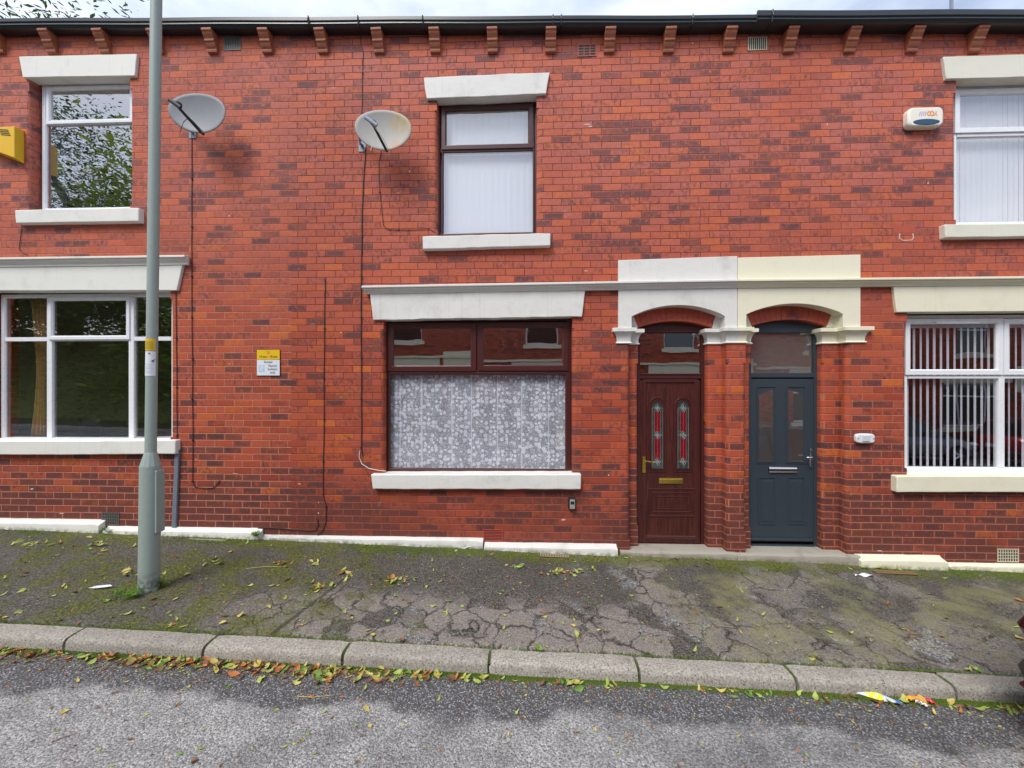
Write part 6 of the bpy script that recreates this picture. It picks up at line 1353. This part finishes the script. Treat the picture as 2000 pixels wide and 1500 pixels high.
# ------------------------------------------------------------------ the terrace across the street (seen only mirrored in the panes)
def opp_house(x0, first=None):
    w_ = 5.55; g0 = zroad(x0 + w_ / 2, OKF) + .1; Yf = -10.6
    e = empty('terraced_house', (x0 + w_ / 2, Yf, g0)); tag(e, 'brick terraced house across the street', 'house', 'houses across the street')
    # local plan: door at a, lower window, upper window (facade faces +Y)
    def bxs(name, mat, bs, par=e, bevel=0):
        mb = MB()
        for x0_, x1_, y0_, y1_, z0_, z1_ in bs: mb.box(x0 + x0_, x0 + x1_, Yf + y0_, Yf + y1_, g0 + z0_, g0 + z1_)
        return mb.build(name, mat, par, bevel=bevel)
    wy0, wy1 = -.3, 0
    holes = [(1.45, 3.8, .85, 2.55), (1.9, 3.2, 3.65, 5.2), (4.3, 5.2, .12, 2.6)]
    xs = sorted({0, w_} | {h[0] for h in holes} | {h[1] for h in holes}); zs = sorted({-1, 6.0} | {h[2] for h in holes} | {h[3] for h in holes}); bs = []
    for i in range(len(xs) - 1):
        for j in range(len(zs) - 1):
            cx_, cz_ = (xs[i] + xs[i + 1]) / 2, (zs[j] + zs[j + 1]) / 2
            if not any(h[0] < cx_ < h[1] and h[2] < cz_ < h[3] for h in holes): bs.append((xs[i] + .0005, xs[i + 1] - .0005, wy0, wy1, zs[j] + .0005, zs[j + 1] - .0005))
    mt = [M['brick_mid'], M['brick_right']][int(x0) % 2]; bxs('brick_wall', mt, bs)
    bxs('lintel', M['paint_cream'], [(1.3, 3.95, -.2, .03, 2.55, 2.95)]); bxs('lintel', M['paint_cream'], [(1.8, 3.3, -.2, .03, 5.2, 5.45)]); bxs('string_course', M['paint_cream'], [(0, w_, -.2, .09, 2.96, 3.05)])
    bxs('sill', M['paint_cream'], [(1.35, 3.9, -.2, .07, .68, .84)]); bxs('sill', M['paint_cream'], [(1.8, 3.3, -.2, .07, 3.5, 3.64)]); bxs('door_surround', M['paint_cream'], [(4.1, 4.3, -.2, .04, 2.2, 3.2), (5.2, 5.4, -.2, .04, 2.2, 3.2), (4.3, 5.2, -.2, .04, 2.6, 3.2)])
    f1 = bxs('window', M['upvc'], [(1.45, 1.51, -.16, -.1, .85, 2.55), (3.74, 3.8, -.16, -.1, .85, 2.55), (1.51, 3.74, -.16, -.1, .85, .91), (1.51, 3.74, -.16, -.1, 2.49, 2.55), (2.1, 2.16, -.16, -.099, .91, 2.49), (3.1, 3.16, -.16, -.099, .91, 2.49), (1.51, 2.1, -.16, -.1, 2.0, 2.06), (2.16, 3.1, -.16, -.1, 2.0, 2.06), (3.16, 3.74, -.16, -.1, 2.0, 2.06)])
    bxs('pane', M['car_glass'], [(1.5, 3.75, -.14, -.13, .86, 2.54)], f1)
    f2 = bxs('window', M['upvc'], [(1.9, 1.96, -.16, -.1, 3.65, 5.2), (3.14, 3.2, -.16, -.1, 3.65, 5.2), (1.96, 3.14, -.16, -.1, 3.65, 3.71), (1.96, 3.14, -.16, -.1, 5.14, 5.2), (1.96, 3.14, -.16, -.1, 4.6, 4.66)])
    bxs('pane', M['car_glass'], [(1.95, 3.15, -.14, -.13, 3.66, 5.19)], f2); bxs('curtain', M['blind_white'], [(1.98, 2.3, -.2, -.17, 3.7, 5.1), (2.8, 3.12, -.2, -.17, 3.7, 5.1)], f2)
    dd = bxs('door', M['upvc'], [(4.3, 5.2, -.2, -.12, .12, 2.6)]); bxs('door_glass', M['car_glass'], [(4.5, 5.0, -.119, -.11, 1.2, 1.9), (4.38, 5.12, -.119, -.11, 2.15, 2.52)], dd)
    bxs('gutter', M['gutter'], [(0, w_, 0, .14, 5.95, 6.06)])
    mb = MB(); mb.hexa([(x0, Yf + .15, g0 + 6.0), (x0, Yf - 4.2, g0 + 8.0), (x0 + w_, Yf - 4.2, g0 + 8.0), (x0 + w_, Yf + .15, g0 + 6.0)], [(x0, Yf + .15, g0 + 6.06), (x0, Yf - 4.2, g0 + 8.06), (x0 + w_, Yf - 4.2, g0 + 8.06), (x0 + w_, Yf + .15, g0 + 6.06)]); rf_ = mb.build('roof', M['slate'], e)
    bxs('chimney', mt, [(.0, .7, -4.5, -3.8, 7.4, 8.9)], rf_); mb = MB()
    for k in range(2): mb.lathe([(.11, 0), (.10, .3), (.12, .32), (.0, .33)], (x0 + .2 + .3 * k, Yf - 4.15, g0 + 8.9), 10)
    mb.build('chimney_pots', M['terracotta'], rf_); bxs('gable_wall', mt, [(.001, .3, -4.4, -.301, -1, 7.0)])
for k in range(-2, 4): opp_house(-1.9 + 5.55 * k + (0 if k else 0)) if k > -2 else None
# extend right so that every pane mirrors a street
opp_house(-1.9 + 5.55 * 4)

# ------------------------------------------------------------------ trees
def tree(x, y, z, h, cr, n, leaf, label, lsz=.16, seed=1, mat='leaf_green', low=.3, group=None, droop=0.0, aspect=.42):
    rr = random.Random(seed); e = empty('broadleaf_tree', (x, y, z)); tag(e, label, 'tree', group)
    tb = MB(); top = Vector((x + rr.uniform(-.4, .4), y, z + h * .62)); base = Vector((x, y, z - .3)); tb.tube([base, base.lerp(top, .3) + Vector((.1, 0, 0)), base.lerp(top, .65), top], [.06 * h * .42, .05 * h * .4, .035 * h * .4, .02 * h * .4], 9)
    tips = []
    for k in range(16):
        a = rr.uniform(0, 2 * PI); t = rr.uniform(.35, 1); s_ = base.lerp(top, t); L_ = cr * rr.uniform(.55, 1.0); d = Vector((math.cos(a), math.sin(a), rr.uniform(.1, 1.0))).normalized(); m_ = s_ + d * L_ * .5 + Vector((0, 0, .2)); e_ = s_ + d * L_ + Vector((0, 0, .3)); tb.tube([s_, m_, e_], [.045 * h * .25, .02 * h * .25, .008 * h * .25], 6)
        for q_ in range(4): f_ = m_.lerp(e_, rr.random()) + Vector((rr.gauss(0, 1), rr.gauss(0, 1), rr.gauss(0, .6))) * cr * .22; tb.tube([m_.lerp(e_, .3), f_], [.02, .006], 4); tips.append(f_)
        tips.append(e_)
    tb.build('trunk', M['bark'], e, smooth=True)
    mb = MB(); c0 = Vector((x, y, z + h * (.5 + low * .35)))
    cl = tips + [c0 + Vector((rr.gauss(0, .5) * cr, rr.gauss(0, .5) * cr, rr.gauss(0, .42) * h * .42)) for _ in range(40)]
    for _ in range(n):
        c = rr.choice(cl); s_ = cr * .20; p = c + Vector((rr.gauss(0, s_), rr.gauss(0, s_), rr.gauss(0, s_ * .8))); a = rr.uniform(0, 2 * PI); d = Vector((math.cos(a), math.sin(a), rr.uniform(-.6, .5) - droop)).normalized(); w_ = d.cross(Vector((rr.gauss(0, .4), rr.gauss(0, .4), 1))).normalized(); l_ = lsz * rr.uniform(.6, 1.3)
        mb.add([p, p + d * l_ * .5 + w_ * l_ * aspect * .5, p + d * l_, p + d * l_ * .5 - w_ * l_ * aspect * .5], [(0, 1, 2, 3)])
    mb.build('crown', M[mat], e, recalc=False); return e
tree(-16.6, 6.5, -.2, 15.5, 4.6, 60000, 1, 'leafy tree behind the roofs whose branches hang into the top left sky', .20, 4, 'leaf_green', droop=.25, aspect=.3)
g_ = 'trees across the street'
for k, (x, y, h, cr) in enumerate(((-11.4, -11.5, 9.5, 3.0), (-16, -13, 12, 4.2), (-22.8, -13.5, 17.5, 5.0), (-28, -13, 11, 4.5), (-13, -17, 10.5, 4.0), (-20, -20, 12, 5))):
    tree(x, y, zwall(x) - .3, h, cr, 80000 if h > 15 else 14000, 1, 'dense green broadleaf tree across the street', .17 if h > 15 else .34, 20 + k, 'leaf_bright' if k != 2 else 'leaf_green', low=-.3, group=g_)
mb = MB(); rr = random.Random(8)
for _ in range(15000):
    x = rr.uniform(-32, -7.6); hz_ = rr.uniform(0, 5.2); y = -11.0 - hz_ * .25 + rr.gauss(0, .4); p = Vector((x, y, zwall(x) - .2 + hz_ + .5 * math.sin(x * 1.3))); a = rr.uniform(0, 6.28); d = Vector((math.cos(a), math.sin(a), rr.uniform(-.5, .5))).normalized(); w_ = d.cross(Vector((0, 0, 1))).normalized(); l_ = rr.uniform(.12, .30); mb.add([p, p + d * l_ * .5 + w_ * l_ * .3, p + d * l_, p + d * l_ * .5 - w_ * l_ * .3], [(0, 1, 2, 3)])
o = mb.build('hedge', M['leaf_bright'], None, recalc=False); tag(o, 'long green hedge across the street', 'hedge')
mb = MB(); mb.grid(lambda u, v: (-34 + 26.2 * u, -11.9 - 2.6 * v, zwall(-34 + 26.2 * u) - .3 + 4.2 * math.sin(v * 1.5) * min(1, (1 - u) * 9) + .3 * noise.noise(Vector((u * 30, v * 4, 1)))), 60, 8)
o = mb.build('grass_bank', plain('bank', (.24, .28, .10), .95, var=.4, scale=3), None, recalc=False); tag(o, kind='structure')
bpy.context.view_layer.update()
